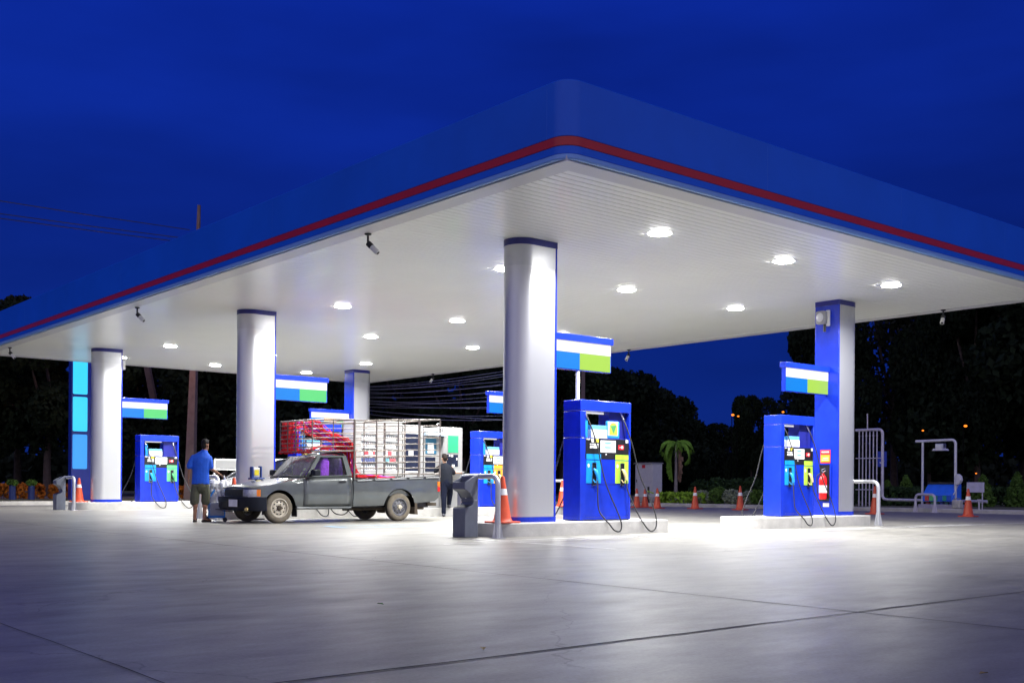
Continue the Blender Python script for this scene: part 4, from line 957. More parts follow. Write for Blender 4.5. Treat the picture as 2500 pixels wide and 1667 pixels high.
limb(b, [(-.01, -.05, .06), (.0, .08, .04)], [.036, .03]); limb(b, [(.12, .31, .27), (.14, .42, .255)], [.036, .03])
hand(b, (.37, .37, 1.13), (.55, .8, .0), (0, 0, 1), (-.8, .55, 0), .5, .95); hand(b, (-.445, .41, 1.305), (-.2, .5, .8), (-.3, -.8, .4), (.9, .1, .3), .4, .95)
org(b, 'body', SKINL, t, .0075, 2); h = MB(); hair(h, at, .95); org(h, 'hair', HAIR2, t, .010, 3); eyes(at, t, .95)
c = MB(); c.loft([[(cx+rx*cos(2*pi*k/16), cy+ry*sin(2*pi*k/16), z) for k in range(16)] for cx, cy, rx, ry, z in ((.06, .14, .168, .118, .83), (.055, .145, .162, .116, .95), (.045, .16, .160, .118, 1.10), (.03, .18, .178, .112, 1.22), (.02, .19, .172, .095, 1.28), (.01, .20, .12, .085, 1.325), (.005, .21, .075, .075, 1.36))], closed=True)
limb(c, [(.14, .19, 1.25), (.20, .21, 1.17), (.235, .225, 1.125)], [.068, .066, .062]); limb(c, [(-.12, .19, 1.25), (-.20, .22, 1.20), (-.27, .25, 1.145)], [.068, .066, .060]); limb(c, [(.03, .19, 1.28), (.02, .20, 1.33)], [.085, .062])
org(c, 'shirt', mat('tshirt_grey', (.014, .016, .023), .9, spec=.08, var=.12, scale=10, bump=.8, bscale=15), t, .012, 4)
c = MB(); limb(c, [(.055, .14, .88), (.055, .14, .80)], [.132, .13]); limb(c, [(.0, .12, .82), (-.01, .02, .46), (-.01, -.05, .10)], [.102, .076, .058]); limb(c, [(.125, .17, .82), (.15, .32, .60), (.125, .31, .32)], [.102, .076, .058])
org(c, 'jeans', mat('jeans_dark', (.007, .009, .02), .9, spec=.08, var=.2, scale=9, bump=.7, bscale=16), t, .011, 3)
for pts in ([(-.012, -.085, .04), (-.005, .02, .04), (.0, .12, .035)], [(.12, .27, .26), (.13, .36, .258), (.145, .47, .25)]):
    c = MB(); limb(c, pts, [.042, .044, .036]); org(c, 'shoe', mat('shoe_grey', (.05, .05, .06), .6), t, .010, 2)

# ------------------------------------------------------------------ white kiosk row on the second island
KZ = IH; KV = 13.02
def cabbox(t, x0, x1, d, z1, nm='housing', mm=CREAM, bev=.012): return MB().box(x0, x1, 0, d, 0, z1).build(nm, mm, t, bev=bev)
BT_ = None
def bottles(t, x0, x1, rows, dx=.062, wall=.05):
    pass
DIM = mat('shop_dark', (.012, .016, .035), .25, var=.3)
PANE = bpy.data.materials.new('display_glass'); PANE.use_nodes = True; _b = PANE.node_tree.nodes['Principled BSDF']; _b.inputs['Base Color'].default_value = (.6, .65, .7, 1); _b.inputs['Roughness'].default_value = .05; _b.inputs['Alpha'].default_value = .10
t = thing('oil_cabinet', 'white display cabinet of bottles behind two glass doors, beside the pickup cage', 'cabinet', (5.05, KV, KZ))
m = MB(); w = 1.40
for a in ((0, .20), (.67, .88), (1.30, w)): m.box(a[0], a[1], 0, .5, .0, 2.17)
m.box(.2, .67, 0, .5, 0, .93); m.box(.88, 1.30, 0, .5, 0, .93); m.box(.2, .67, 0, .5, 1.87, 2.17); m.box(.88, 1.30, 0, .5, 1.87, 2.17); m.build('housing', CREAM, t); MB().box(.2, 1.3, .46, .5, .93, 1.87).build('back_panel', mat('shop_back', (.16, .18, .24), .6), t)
sh = []
for k, z in enumerate((.935, 1.12, 1.30, 1.48, 1.66)):
    m = MB(); m.box(.2, .67, .03, .46, z, z+.012); m.box(.88, 1.30, .03, .46, z, z+.012); m.build('shelf', WHITE, t)
MB().quad((.2, .015, .93), (.67, .015, .93), (.67, .015, 1.87), (.2, .015, 1.87)).build('glass_door', PANE, t); MB().quad((.88, .015, .93), (1.30, .015, .93), (1.30, .015, 1.87), (.88, .015, 1.87)).build('glass_door', PANE, t)
m = MB(); m.box(.21, .66, .05, .10, 1.84, 1.868); m.box(.89, 1.29, .05, .10, 1.84, 1.868); m.build('strip_light', glow('strip_light', (.9, .95, 1), 1), t)
bcol = [('bottle_white', (.75, .76, .78)), ('bottle_silver', (.45, .48, .55)), ('bottle_red', (.55, .03, .05)), ('bottle_navy', (.03, .05, .22)), ('bottle_teal', (.1, .35, .42))]
protos = []
for nm, c in bcol:
    o = thing('oil_bottle', 'x', 'bottle', (0, 0, 0), 0, 'bottles in the white display cabinet')
    m = MB(); m.prism(rrect(-.024, -.018, .024, .018, .01, 2), 'z', 0, .095); m.lathe([(.018, .095), (.011, .11), (.011, .125)], n=8); m.build('body', mat(nm, c, .35, var=.1), o, bev=.003)
    m = MB(); m.lathe([(.013, .118), (.013, .138), (0, .139)], n=8); m.build('cap', mat('cap_white', (.7, .7, .7), .4), o); protos.append((o, nm.split('_')[1]))
used = set(); rows = {0: ('top', .0), 1: 1, 2: 2}
shelfname = ['lowest', 'second lowest', 'middle', 'second highest', 'top']
pick = {4: (0, 0), 3: (0, 1), 2: (0, 2), 1: (3, 3), 0: (0, 1)}
for side, (a, b) in enumerate(((.235, .64), (.915, 1.27))):
    for k, z in enumerate((.947, 1.132, 1.312, 1.492, 1.672)):
        n = int((b-a)/.062)
        for i in range(n+1):
            ci = pick[k][(i//2) % 2] if not (side == 1 and k == 1) else (4, 2)[(i//3) % 2]
            o, cn = protos[ci]; lb = '%s oil bottle on the %s shelf of the %s glass door' % (cn, shelfname[k], ('left', 'right')[side])
            loc = (5.05+a+i*.062, KV+.07, KZ+z)
            if ci in used: copy_tree(o, loc, 0, lb)
            else: o.location = loc; o['label'] = lb; used.add(ci)
t = thing('vending_machine', 'white vending machine with tall dark glass, behind the rear of the cage', 'vending machine', (6.48, KV, KZ))
cabbox(t, 0, .62, .5, 2.10); MB().box(.05, .48, -.012, .02, .93, 1.88).build('glass_front', DIM, t, bev=.006); m = MB(); m.box(.165, .30, -.016, -.0125, 1.30, 1.47); m.build('paper', REFL, t); m = MB(); m.box(.03, .05, -.02, .0, .90, 1.9); m.box(.48, .50, -.02, .0, .90, 1.9); m.box(.03, .5, -.02, 0, 1.88, 1.9); m.box(.03, .5, -.02, 0, .90, .93); m.build('door_frame', WHITE, t)
t = thing('payment_terminal', 'white payment terminal with screen and canopy light, left of person at kiosk', 'terminal', (7.13, KV, KZ))
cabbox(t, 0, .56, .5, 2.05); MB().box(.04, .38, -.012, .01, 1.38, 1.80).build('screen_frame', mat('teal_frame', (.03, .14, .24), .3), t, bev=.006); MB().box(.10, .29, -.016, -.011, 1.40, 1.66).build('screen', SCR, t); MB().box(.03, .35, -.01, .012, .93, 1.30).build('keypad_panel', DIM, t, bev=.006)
m = MB(); m.prism([(-.20, 1.84), (-.20, 1.88), (.0, 1.95), (.0, 1.84)], 'x', -.02, .57); m.build('hood', mat('hood_pale_blue', (.45, .55, .65), .3), t, bev=.01); MB().box(.52, .56, -.12, .0, 1.15, 1.84).build('side_fin', CREAM, t, bev=.005)
t = thing('ticket_kiosk', 'tall white kiosk with a bright green poster and dark panel', 'kiosk', (7.71, KV, KZ))
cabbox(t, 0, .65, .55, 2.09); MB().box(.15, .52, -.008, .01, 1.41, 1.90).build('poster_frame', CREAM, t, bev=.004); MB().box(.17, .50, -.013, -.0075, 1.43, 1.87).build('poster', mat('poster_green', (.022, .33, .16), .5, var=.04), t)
MB().box(.14, .50, -.012, .01, 1.07, 1.38).build('control_panel', DIM, t, bev=.006); m = MB(); m.box(.20, .24, -.016, -.0115, 1.33, 1.375); m.box(.27, .33, -.016, -.0115, 1.32, 1.37); m.box(.44, .47, -.016, -.0115, 1.24, 1.30); m.box(.30, .38, -.016, -.0115, 1.06, 1.12); m.build('panel_label', REFL, t)
m = MB(); m.prism([(-.24, .92), (-.24, .945), (.0, .945), (.0, .72)], 'x', .16, .54); m.build('shelf', CREAM, t, bev=.005); m = MB(); m.lathe([(.045, -.008), (.055, 0), (.045, .008), (.035, 0), (.045, -.008)], (.05, .25, 2.145), 16, 'y'); m.build('lifting_eye', GALV, t, smooth=60)
MB().box(.0, .018, -.004, .0, .0, 2.07).build('edge_trim', GALV, t)

# ------------------------------------------------------------------ right-hand verge equipment
VZ = .125
PIPE = mat('pipe_silver', (.66, .63, .68), .4, metal=.2, var=.12)
t = thing('vent_stack', 'rack of tall silver vent pipes on the verge beside the extinguisher column', 'vent pipes', (27, 12.7, 0))
def yl(v): return v-12.7
m = MB(); m.tube([(0, yl(13.25), 2.95), (0, yl(12.30), 2.95)]+[(0, yl(12.30)-.16*sin(a*pi/12), 2.79+.16*cos(a*pi/12)) for a in range(1, 7)]+[(0, yl(12.13), .62), (0, yl(12.13), .50), (0, yl(12.06), .41), (0, yl(11.9), .38), (0, yl(8.2), .37)], .052, 12); m.build('manifold', PIPE, t, smooth=60)
for k in range(6): 
    v = 13.10-.147*k; m = MB(); m.tube([(0, yl(v), VZ), (.0, yl(v), 2.92)], .024, 8); m.lathe([(.034, 2.70), (.034, 2.76)], (0, yl(v), 0), 10); m.build('pipe', PIPE, t, smooth=60)
for z in (1.9, .74): m = MB(); m.tube([(-.03, yl(13.22), z), (-.03, yl(12.16), z)], .018, 8); m.build('crossbar', PIPE, t)
m = MB(); m.tube([(0, yl(12.76), 2.95), (0, yl(12.77), 3.55)], .022, 8); m.build('stub', PIPE, t)
t = thing('lamp_gantry', 'white pipe gantry carrying a hanging floodlight over the blue filler box', 'gantry', (26.3, 9.5, 0))
yl = lambda v: v-9.5
m = MB(); m.tube([(0, yl(10.42), 2.44), (0, yl(9.10), 2.46)]+[(0, yl(9.10)-.14*sin(a*pi/12), 2.32+.14*cos(a*pi/12)) for a in range(1, 7)]+[(0, yl(8.95), VZ)], .045, 12); m.build('frame', WHITE, t, smooth=60); m = MB(); m.tube([(0, yl(10.16), VZ), (0, yl(10.16), 2.44)], .04, 12); m.build('post', WHITE, t, smooth=60)
fl = MB().box(-.12, .12, -.14, .14, 2.16, 2.34).build('floodlight', GALV, t, bev=.02); m = MB(); m.prism([(-.22, 2.10), (.22, 2.10), (.17, 2.17), (-.17, 2.17)], 'x', -.18, .18); m.build('reflector', WHITE, fl); m = MB(); m.box(-.01, .01, -.17, -.15, 2.2, 2.45); m.box(-.01, .01, .15, .17, 2.2, 2.45); m.build('bracket', DARK, fl)
m = MB(); m.prism([(yl(8.91), .92), (yl(8.80), .95), (yl(8.72), 1.08), (yl(8.75), 1.22), (yl(8.83), 1.30), (yl(8.91), 1.30)], 'x', -.08, .08); m.build('junction_box', WHITE, t, bev=.02)
t = thing('filler_box', 'blue slanted tank filler box with striped top edge under the gantry', 'filler box', (26.35, 9.5, 0))
BLF = mat('filler_blue', (.03, .20, .95), .35)
MB().box(-.35, .45, yl(10.15), yl(8.75), VZ-.02, .26).build('plinth', mat('plinth_lilac', (.45, .42, .50), .6), t, bev=.01)
m = MB(); m.prism([(-.22, .36), (.35, .36), (.35, .95), (.12, .95), (-.22, .60)], 'y', yl(10.05), yl(8.95)); m.build('cover', BLF, t, bev=.01)
m = MB(); m.prism([(-.235, .60), (.11, .965), (.12, .95), (-.22, .585)], 'y', yl(8.945), yl(8.915)); m.build('lid_edge', WHITE, t)
for k in range(9):
    m = MB(); v = 10.03-k*.12; m.prism([(yl(v), .955), (yl(v-.055), .955), (yl(v-.085), 1.02), (yl(v-.03), 1.02)], 'x', .09, .12); m.build('edge_stripe', WHITE, t)
MB().box(.085, .118, yl(10.04), yl(8.95), .953, 1.022).build('edge_board', BLACK, t)
for k, c in enumerate(((.80, .10, .04), (.15, .65, .20), (.02, .30, .25), (.02, .12, .65), (.02, .32, .22), (.02, .12, .65))):
    MB().box(-.235, -.221, yl(9.96-k*.16)-.14, yl(9.96-k*.16), .38, .56).build('colour_tab', mat('tab_%d' % k, c, .45), t)
    m = MB(); m.lathe([(0, -.06), (.055, -.06), (.055, .05), (.0, .05)], (-.10, yl(9.9-k*.17), .30), 12, 'x'); m.build('filler_cap', mat('cap_%d' % k, tuple(.3*q+.03 for q in c), .5), t, smooth=40)
m = MB(); g = guard((24.92, 9.28, 0), R(-12), 'small lilac steel hoop on the road before the blue filler box', .60, .80, .042, PIPE, 'steel hoop guards at the island ends')
t = thing('small_sign', 'blank pale lilac board on two thin posts right of the blue filler box', 'sign', (26.3, 8.25, 0))
MB().box(-.015, .015, -.30, .30, .68, 1.02).build('board', mat('board_lilac', (.66, .64, .74), .6, var=.15), t, bev=.005)
for s in (-1, 1): m = MB(); m.tube([(.02, s*.23, VZ), (.02, s*.23, 1.0)], .02, 8); m.build('post', PIPE, t)
t = thing('jerrycan', 'dirty white plastic jerrycan beside the blue filler box', 'jerrycan', (26.0, 8.72, VZ))
MB().box(-.12, .12, -.15, .15, 0, .30).build('body', mat('can_cream', (.60, .58, .50), .5, var=.2), t, bev=.04); m = MB(); m.tube([(0, -.08, .30), (0, -.08, .34), (0, .04, .35), (0, .06, .29)], .015, 6); m.lathe([(.03, .3), (.03, .35), (0, .35)], (0, .10, 0), 10); m.build('handle', CREAM, t)
t = thing('standpipe', 'short grey standpipe between the lilac board legs', 'standpipe', (25.9, 7.92, VZ)); m = MB(); m.tube([(0,0,0), (0,0,.30)], .03, 8); m.build('pipe', PIPE, t); m = MB(); m.box(-.03, .03, -.08, .06, .28, .33); m.build('valve', PIPE, t, bev=.01)
t = thing('electrical_cabinet', 'tall pale grey electrical cabinet on the verge left of the palm', 'cabinet', (26.0, 23.1, VZ))
MB().box(-.05, .65, -.62, .55, -.02, .22).build('plinth', KERB, t, bev=.01); MB().box(0, .60, -.54, .50, .22, 1.66).build('housing', mat('cabinet_grey', (.62, .62, .62), .5, var=.08), t, bev=.012); MB().box(-.06, .65, -.57, .54, 1.66, 1.71).build('roof', CREAM, t, bev=.01)
m = MB(); m.box(-.008, -.0, -.47, .43, .27, 1.62); d = m.build('door', mat('cabinet_grey', (0,0,0)), t, bev=.003); MB().box(-.012, -.007, -.10, .09, 1.47, 1.61).build('warning_plate', RED, d); m = MB(); m.box(-.03, -.008, .38, .41, .85, .98); m.build('handle', BLACK, d)
def far(k, d): return (-9.0747+d*cos(HEAD)+k*d*sin(HEAD), -9.8469+d*sin(HEAD)-k*d*cos(HEAD))
x, y = far(.1248, 45.5); t = thing('bollard', 'thin black bollard wrapped with lime tape beside the electrical cabinet', 'bollard', (x, y, VZ))
m = MB(); m.tube([(0,0,0), (0,0,.66)], .045, 10); m.build('post', BLACK, t); m = MB(); m.lathe([(.05, .44), (.05, .50)], n=12); m.add([(.04, -.02, .48), (.05, -.26, .42), (.05, -.25, .36), (.04, -.02, .43)], [(0,1,2,3)]); m.build('tape', mat('tape_lime', (.40, .62, .06), .5), t)

# ------------------------------------------------------------------ totem at left
t = thing('totem_sign', 'tall dark blue totem with three glowing cyan panels behind the leftmost column', 'sign', (5.17, 33, 0))
MB().box(-.36, .42, .0, .34, VZ-.02, 5.62).build('body', mat('totem_body', (.012, .03, .30), .3), t, bev=.01)
for k, (a, b) in enumerate(((4.18, 5.52), (2.76, 4.08), (1.32, 2.64))):
    m = MB(); m.prism(rrect(-.31, a, .235, b, .05, 4), 'y', -.02, .0); m.build('panel', (CY1, CY1, CY2)[k], t)

# ------------------------------------------------------------------ vegetation
def leafmat(nm, c, var=.45, sc=1.6): return mat(nm, c, .75, var=var, scale=sc, spec=.12)
LF = [leafmat('leaf_dark', (.010, .017, .008)), leafmat('leaf_mid', (.013, .022, .009)), leafmat('leaf_olive', (.017, .020, .009))]
BARK = mat('bark', (.085, .062, .050), .9, var=.35, scale=4, bump=.8, bscale=9)
def leaves(m, rnd, c, r, n, sz, shell=.55, flat=1.0):
    for _ in range(n):
        while 1:
            p = Vector((rnd.uniform(-1, 1), rnd.uniform(-1, 1), rnd.uniform(-1, 1)))
            if shell**2 < p.length_squared < 1: break
            if p.length_squared < 1 and rnd.random() < .25: break
        q = Vector((c[0]+p.x*r[0], c[1]+p.y*r[1], c[2]+p.z*r[2]))
        d = Vector((rnd.gauss(0, 1), rnd.gauss(0, 1), rnd.gauss(0, .7)*flat)).normalized(); e = d.orthogonal(); e = (Matrix.Rotation(rnd.uniform(0, 6.28), 3, d) @ e)
        s = sz*rnd.uniform(.6, 1.35); w = d.cross(e)*s*.38; e = e*s*.62
        m.add([q-e, q+w, q+e, q-w], [(0,1,2,3)])
def tree_proto(seed, lb, h, spread, base, nl, lm, dense=1.0, name='broadleaf_tree', sz=.20):
    rnd = random.Random(seed)
    t = thing(name, lb, 'tree', (0,0,0), 0, 'dark trees around the forecourt')
    m = MB(); bend = [(0, 0, -.2), (rnd.uniform(-.1, .1), rnd.uniform(-.1, .1), h*.22), (rnd.uniform(-.3, .3), rnd.uniform(-.3, .3), h*.5), (rnd.uniform(-.4, .4), rnd.uniform(-.4, .4), h*.86)]
    m.tube(smoothpts(bend, 3), [h*.026*(1-.09*i) for i in range(10)], 8)
    blobs = []
    nb = 9
    for k in range(nb):
        a = k*2.4+rnd.uniform(-.4, .4); f = base+(1-base)*((k+.6)/nb)**.85*.92; rr = spread*(1-((f-base)/(1-base)-.35)**2*1.0)*rnd.uniform(.55, .9)
        p = Vector((rr*cos(a), rr*sin(a), h*f)); st = Vector(bend[2])*.5+Vector((0,0,h*base*.55)); m.tube([st, (st+p)/2+Vector((0,0,-.15)), p], [h*.011, h*.008, h*.004], 6)
        blobs.append((p, rnd.uniform(.36, .58)*spread))
    blobs.append((Vector((0, 0, h*.90)), spread*.42)); blobs.append((Vector((0, 0, h*(base+.25))), spread*.6))
    m.build('trunk', BARK, t, smooth=60)
    m = MB(); per = nl//len(blobs)
    for p, r in blobs: leaves(m, rnd, p, (r, r, r*.78), int(per*dense), sz)
    m.build('crown', lm, t); return t
TREES = []
def put(p, k, d, s, rz, lb, sx=None):
    x, y = far(k, d)
    if 'placed' not in p: p.location = (x, y, VZ); p.rotation_euler = (0,0,rz); o = p; p['placed'] = 1; o['label'] = lb
    else: o = copy_tree(p, (x, y, VZ), rz, lb)
    o.scale = (sx or s, sx or s, s); return o
pa = tree_proto(11, 'x', 11, 4.2, .22, 24000, LF[0]); pb = tree_proto(12, 'x', 9, 3.8, .20, 21000, LF[1]); pc = tree_proto(13, 'x', 12, 3.4, .30, 17000, LF[2]); pd = tree_proto(14, 'x', 7, 3.6, .16, 18000, LF[0])
put(pa, .287, 60, 1.02, .3, 'dark tall tree directly behind the extinguisher column', .56)
put(pa, .425, 57, 1.15, 1.2, 'big dark tree behind the lamp gantry', .75)
put(pb, .382, 60, 1.15, .2, 'lower dark tree behind the vent pipe rack', .5)
put(pa, .468, 62, 1.22, 4.1, 'big dark tree behind the lilac board, second from the right edge')
put(pb, .482, 56, 1.45, 2.2, 'rightmost dark tree, cut by the right edge')
put(pd, .088, 78, 1.22, .5, 'domed dark tree on the skyline just right of the nearest pump sign')
put(pb, .045, 74, .98, 3.3, 'dark tree behind the largest column and nearest pump')
put(pd, .132, 82, 1.08, 2.5, 'dark round tree on the skyline above the palm')
put(pd, .165, 84, .78, 1.1, 'low dark tree at the right foot of the skyline slope')
put(pb, .219, 72, .72, 1.9, 'small dark tree behind the orange lamps left of the extinguisher pump', .40)
put(pc, -.452, 60, .91, .9, 'tall dark tree at far left whose tip shows over the canopy edge', .8)
put(pa, -.492, 56, .86, 2.9, 'dark tree cut by the left edge')
put(pb, -.425, 52, .96, .1, 'dark bushy tree between the left edge and the cyan totem')
put(pa, -.335, 62, .92, 5.0, 'dark tree behind the far left pump sign')
put(pd, -.262, 58, 1.25, .4, 'dim green tree just left of the column behind the pickup')
put(pd, -.195, 62, 1.3, 3.7, 'dim green tree above the pickup cage, right of that column')
put(pa, -.10, 76, .92, 3.0, 'dark tree behind the strung cables, left part')
put(pb, -.045, 72, 1.08, 5.2, 'dark tree behind the strung cables, right part')
pe = tree_proto(15, 'x', 12, 3.6, .25, 4200, LF[2], sz=.26)
put(pe, .350, 66, 1.08, 2.0, 'sparse dark tree with sky gaps right of the extinguisher column', .85)
# far wood as one mass
rnd = random.Random(21); m = MB()
prof = [(-.60, 11.5), (-.40, 11), (-.20, 10.2), (.0, 9.6), (.03, 9.2), (.10, 9.0), (.14, 7.6), (.17, 6.2), (.195, 5.4), (.215, 5.8), (.235, 7.0), (.25, 12), (.325, 11), (.334, 8), (.350, 8), (.362, 12), (.60, 14)]
for i in range(22000):
    k = rnd.uniform(-.56, .56); d = rnd.uniform(88, 98); x, y = far(k, d); hh = interp(prof, k)*(.90+.10*sin(k*70)+.05*sin(k*190))
    z = rnd.uniform(0, 1)**1.15*hh; q = Vector((x, y, z)); dd = Vector((rnd.gauss(0, 1), rnd.gauss(0, 1), rnd.gauss(0, .8))).normalized(); e = dd.orthogonal().normalized(); s = rnd.uniform(.3, .75); w = dd.cross(e)*s*.5; e = e*s*.6
    m.add([q-e, q+w, q+e, q-w], [(0,1,2,3)])
for i in range(9000):
    k = rnd.uniform(-.56, .56); d = rnd.uniform(86, 97); x, y = far(k, d); q = Vector((x, y, rnd.uniform(0, 3.2))); dd = Vector((rnd.gauss(0, 1), rnd.gauss(0, 1), rnd.gauss(0, .5))).normalized(); e = dd.orthogonal().normalized(); s = rnd.uniform(.4, .8); w = dd.cross(e)*s*.5; e = e*s*.6
    m.add([q-e, q+w, q+e, q-w], [(0,1,2,3)])
tag(m.build('woodland', leafmat('leaf_far', (.010, .015, .008))), kind='stuff')
# clipped hedges and bushes
def bush(name, lb, cat, loc, r, n, lm, sz, group, shape='ball', seed=0, stem=True):
    rnd = random.Random(seed+31); t = thing(name, lb, cat, loc, 0, group); m = MB()
    if shape == 'ball': leaves(m, rnd, (0, 0, r[2]), r, n, sz, .72)
    elif shape == 'cone':
        for _ in range(n):
            f = rnd.random()**1.5; a = rnd.uniform(0, 6.28); rr = r[0]*min(1, (1-f)**.75*1.05)*(.35+.65*rnd.random()**.35)*(1.0 if f > .08 else .8); q = (rr*cos(a), rr*sin(a), f*r[2]*2+.04); leaves(m, rnd, q, (.03, .03, .03), 1, sz)
    else:
        for _ in range(n):
            q = (rnd.uniform(-r[0], r[0]), rnd.uniform(-r[1], r[1]), 0); f = rnd.random()
            if f < .45: q = (q[0], q[1], 2*r[2]*rnd.uniform(.9, 1.04))
            elif f < .8: q = (q[0], rnd.choice((-1, 1))*r[1], rnd.uniform(0, 2*r[2]))
            else: q = (rnd.choice((-1, 1))*r[0], q[1], rnd.uniform(0, 2*r[2]))
            leaves(m, rnd, q, (.05, .05, .05), 1, sz)
    m.build('foliage', lm, t)
    if stem: m = MB(); m.tube([(0, 0, -.05), (0, 0, r[2]*1.1)], .035, 6); m.build('stem', BARK, t)
    return t
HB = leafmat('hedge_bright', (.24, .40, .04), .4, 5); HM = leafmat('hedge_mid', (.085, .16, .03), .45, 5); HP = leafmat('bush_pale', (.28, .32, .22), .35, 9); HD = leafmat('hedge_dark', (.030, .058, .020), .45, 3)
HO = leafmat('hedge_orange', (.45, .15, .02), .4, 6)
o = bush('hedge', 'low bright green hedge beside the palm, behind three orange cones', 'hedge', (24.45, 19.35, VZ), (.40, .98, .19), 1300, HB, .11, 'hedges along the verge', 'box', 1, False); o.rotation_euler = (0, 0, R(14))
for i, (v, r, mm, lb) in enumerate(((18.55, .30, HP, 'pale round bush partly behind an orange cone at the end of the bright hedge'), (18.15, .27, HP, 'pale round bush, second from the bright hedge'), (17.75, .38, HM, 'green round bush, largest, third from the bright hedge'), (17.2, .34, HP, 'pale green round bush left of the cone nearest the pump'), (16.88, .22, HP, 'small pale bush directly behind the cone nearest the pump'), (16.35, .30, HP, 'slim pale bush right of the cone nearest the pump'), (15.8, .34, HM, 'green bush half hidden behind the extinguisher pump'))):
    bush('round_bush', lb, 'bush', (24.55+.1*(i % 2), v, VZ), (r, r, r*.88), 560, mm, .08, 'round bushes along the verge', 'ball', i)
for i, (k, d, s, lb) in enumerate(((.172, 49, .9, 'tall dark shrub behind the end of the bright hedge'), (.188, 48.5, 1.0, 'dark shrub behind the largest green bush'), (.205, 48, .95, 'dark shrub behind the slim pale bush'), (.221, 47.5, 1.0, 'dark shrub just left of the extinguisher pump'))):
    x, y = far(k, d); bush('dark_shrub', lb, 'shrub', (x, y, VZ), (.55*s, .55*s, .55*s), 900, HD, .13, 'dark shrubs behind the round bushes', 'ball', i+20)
for i, (k, d, h, lb) in enumerate(((.3605, 44, .72, 'cone shaped bush left of the lamp gantry'), (.431, 41, .72, 'cone shaped bush just right of the lilac board'), (.462, 41, .80, 'cone shaped bush cut by the right edge, brightest of its kind'), (.343, 46, .60, 'yellowish cone shaped bush by the vent pipe rack'))):
    x, y = far(k, d); bush('topiary_bush', lb, 'topiary', (x, y, VZ), (.46, .46, h*.78), 1100, HM, .10, 'cone shaped topiary bushes', 'cone', i+40)
for i, (k, lb) in enumerate(((.335, 'clipped dark hedge behind the vent pipe rack'), (.392, 'clipped dark hedge behind the lamp gantry'), (.449, 'clipped dark hedge at the right edge'))):
    x, y = far(k, 42.5); o = bush('hedge', lb, 'hedge', (x, y, VZ), (1.45, .35, .32), 1500, HD, .13, 'hedges along the verge', 'box', i+50, False); o.rotation_euler = (0, 0, HEAD-pi/2-.35)
o = bush('hedge', 'low orange flowering hedge by the cyan totem at far left', 'hedge', (6.1, 36.4, VZ), (.95, .3, .26), 1100, HO, .11, 'hedges along the verge', 'box', 60, False)
o = bush('hedge', 'low orange flowering hedge between leftmost column and far left pump', 'hedge', (10.1, 36.8, VZ), (1.0, .3, .24), 1100, HO, .11, 'hedges along the verge', 'box', 61, False)
bush('round_bush', 'green bush at the left edge of the forecourt', 'bush', (.75, 31.0, VZ), (.55, .55, .38), 700, HM, .12, 'round bushes along the verge', 'ball', 62)
bush('round_bush', 'green bush between leftmost column and far left pump', 'bush', (7.3, 30.3, VZ), (.6, .5, .36), 700, HM, .12, 'round bushes along the verge', 'ball', 63)
bush('round_bush', 'green bush right of the far left pump, under a white pipe', 'bush', (9.4, 30.6, VZ), (.8, .6, .40), 800, HM, .12, 'round bushes along the verge', 'ball', 64)
POT = mat('pot_blue', (.02, .04, .16), .5)
for k, (u, lb) in enumerate(((3.14, 'small clipped lime bush on a dark blue post at the left edge'), (3.84, 'small clipped lime bush on a dark blue post by the grey bin'))):
    t = bush('potted_bush', lb, 'potted plant', (u, 34.6, VZ), (.20, .20, .12), 350, HM, .07, 'clipped bushes on blue posts', 'ball', 70+k, False); t.children[0].location.z = .52; m = MB(); m.tube([(0,0,0), (0,0,.56)], .12, 10); m.build('post', POT, t)
t = thing('pipe_barrier', 'low white pipe barrier beside the far left pump', 'barrier', (9.6, 29.2, 0)); m = MB(); m.tube([(-.75, 0, .78), (.75, 0, .78)], .055, 10); m.build('rail', WHITE, t); 
for s in (-1, 1): m = MB(); m.tube([(s*.5, 0, 0), (s*.5, 0, .78)], .06, 8); m.build('post', GALV, t)
# palm
t = thing('palm_tree', 'young palm with drooping fronds and one dead frond, lit from the forecourt', 'palm tree', (30, 24.78, VZ))
m = MB(); m.tube([(0,0,-.1), (.01,.01,.6), (0,-.02,1.3), (.02,.02,2.75)], [.10, .085, .07, .06], 9); m.build('trunk', mat('palm_trunk', (.30, .27, .23), .8, var=.25, scale=6), t, smooth=60)
PF = leafmat('palm_leaf', (.17, .34, .04), .35, 3); PDd = mat('palm_dead', (.36, .23, .15), .85, var=.35, scale=6)
def frond(a, ln, rise, droop, mm, w=.34, nm='frond', rnd=random.Random(9)):
    m = MB(); pts = []
    ca, sa = cos(a), sin(a)
    for i in range(15):
        f = i/14; pts.append(Vector((ca*ln*sin(f*droop)/max(droop, .6)*1.1, sa*ln*sin(f*droop)/max(droop, .6)*1.1, 2.75+rise*f*.9-ln*.55*(1-cos(f*droop)))))
    m.tube(pts, [.022*(1-.8*i/14) for i in range(15)], 5); sd = Vector((-sa, ca, 0))
    for i in range(1, 15):
        p = pts[i]; tdir = (pts[i]-pts[i-1]).normalized(); wl = w*sin(pi*min(1, (i+1)/15))**.6
        for s in (-1, 1):
            for q in (0, .5):
                p2 = p-(pts[i]-pts[i-1])*q; tip = p2+sd*s*wl*.55+tdir*wl*.45+Vector((0,0,-wl*rnd.uniform(.6, 1.0))); b = tdir*.045
                m.add([p2-b, p2+b, tip+b*.4, tip-b*.3], [(0,1,2,3)])
    m.build(nm, mm, t)
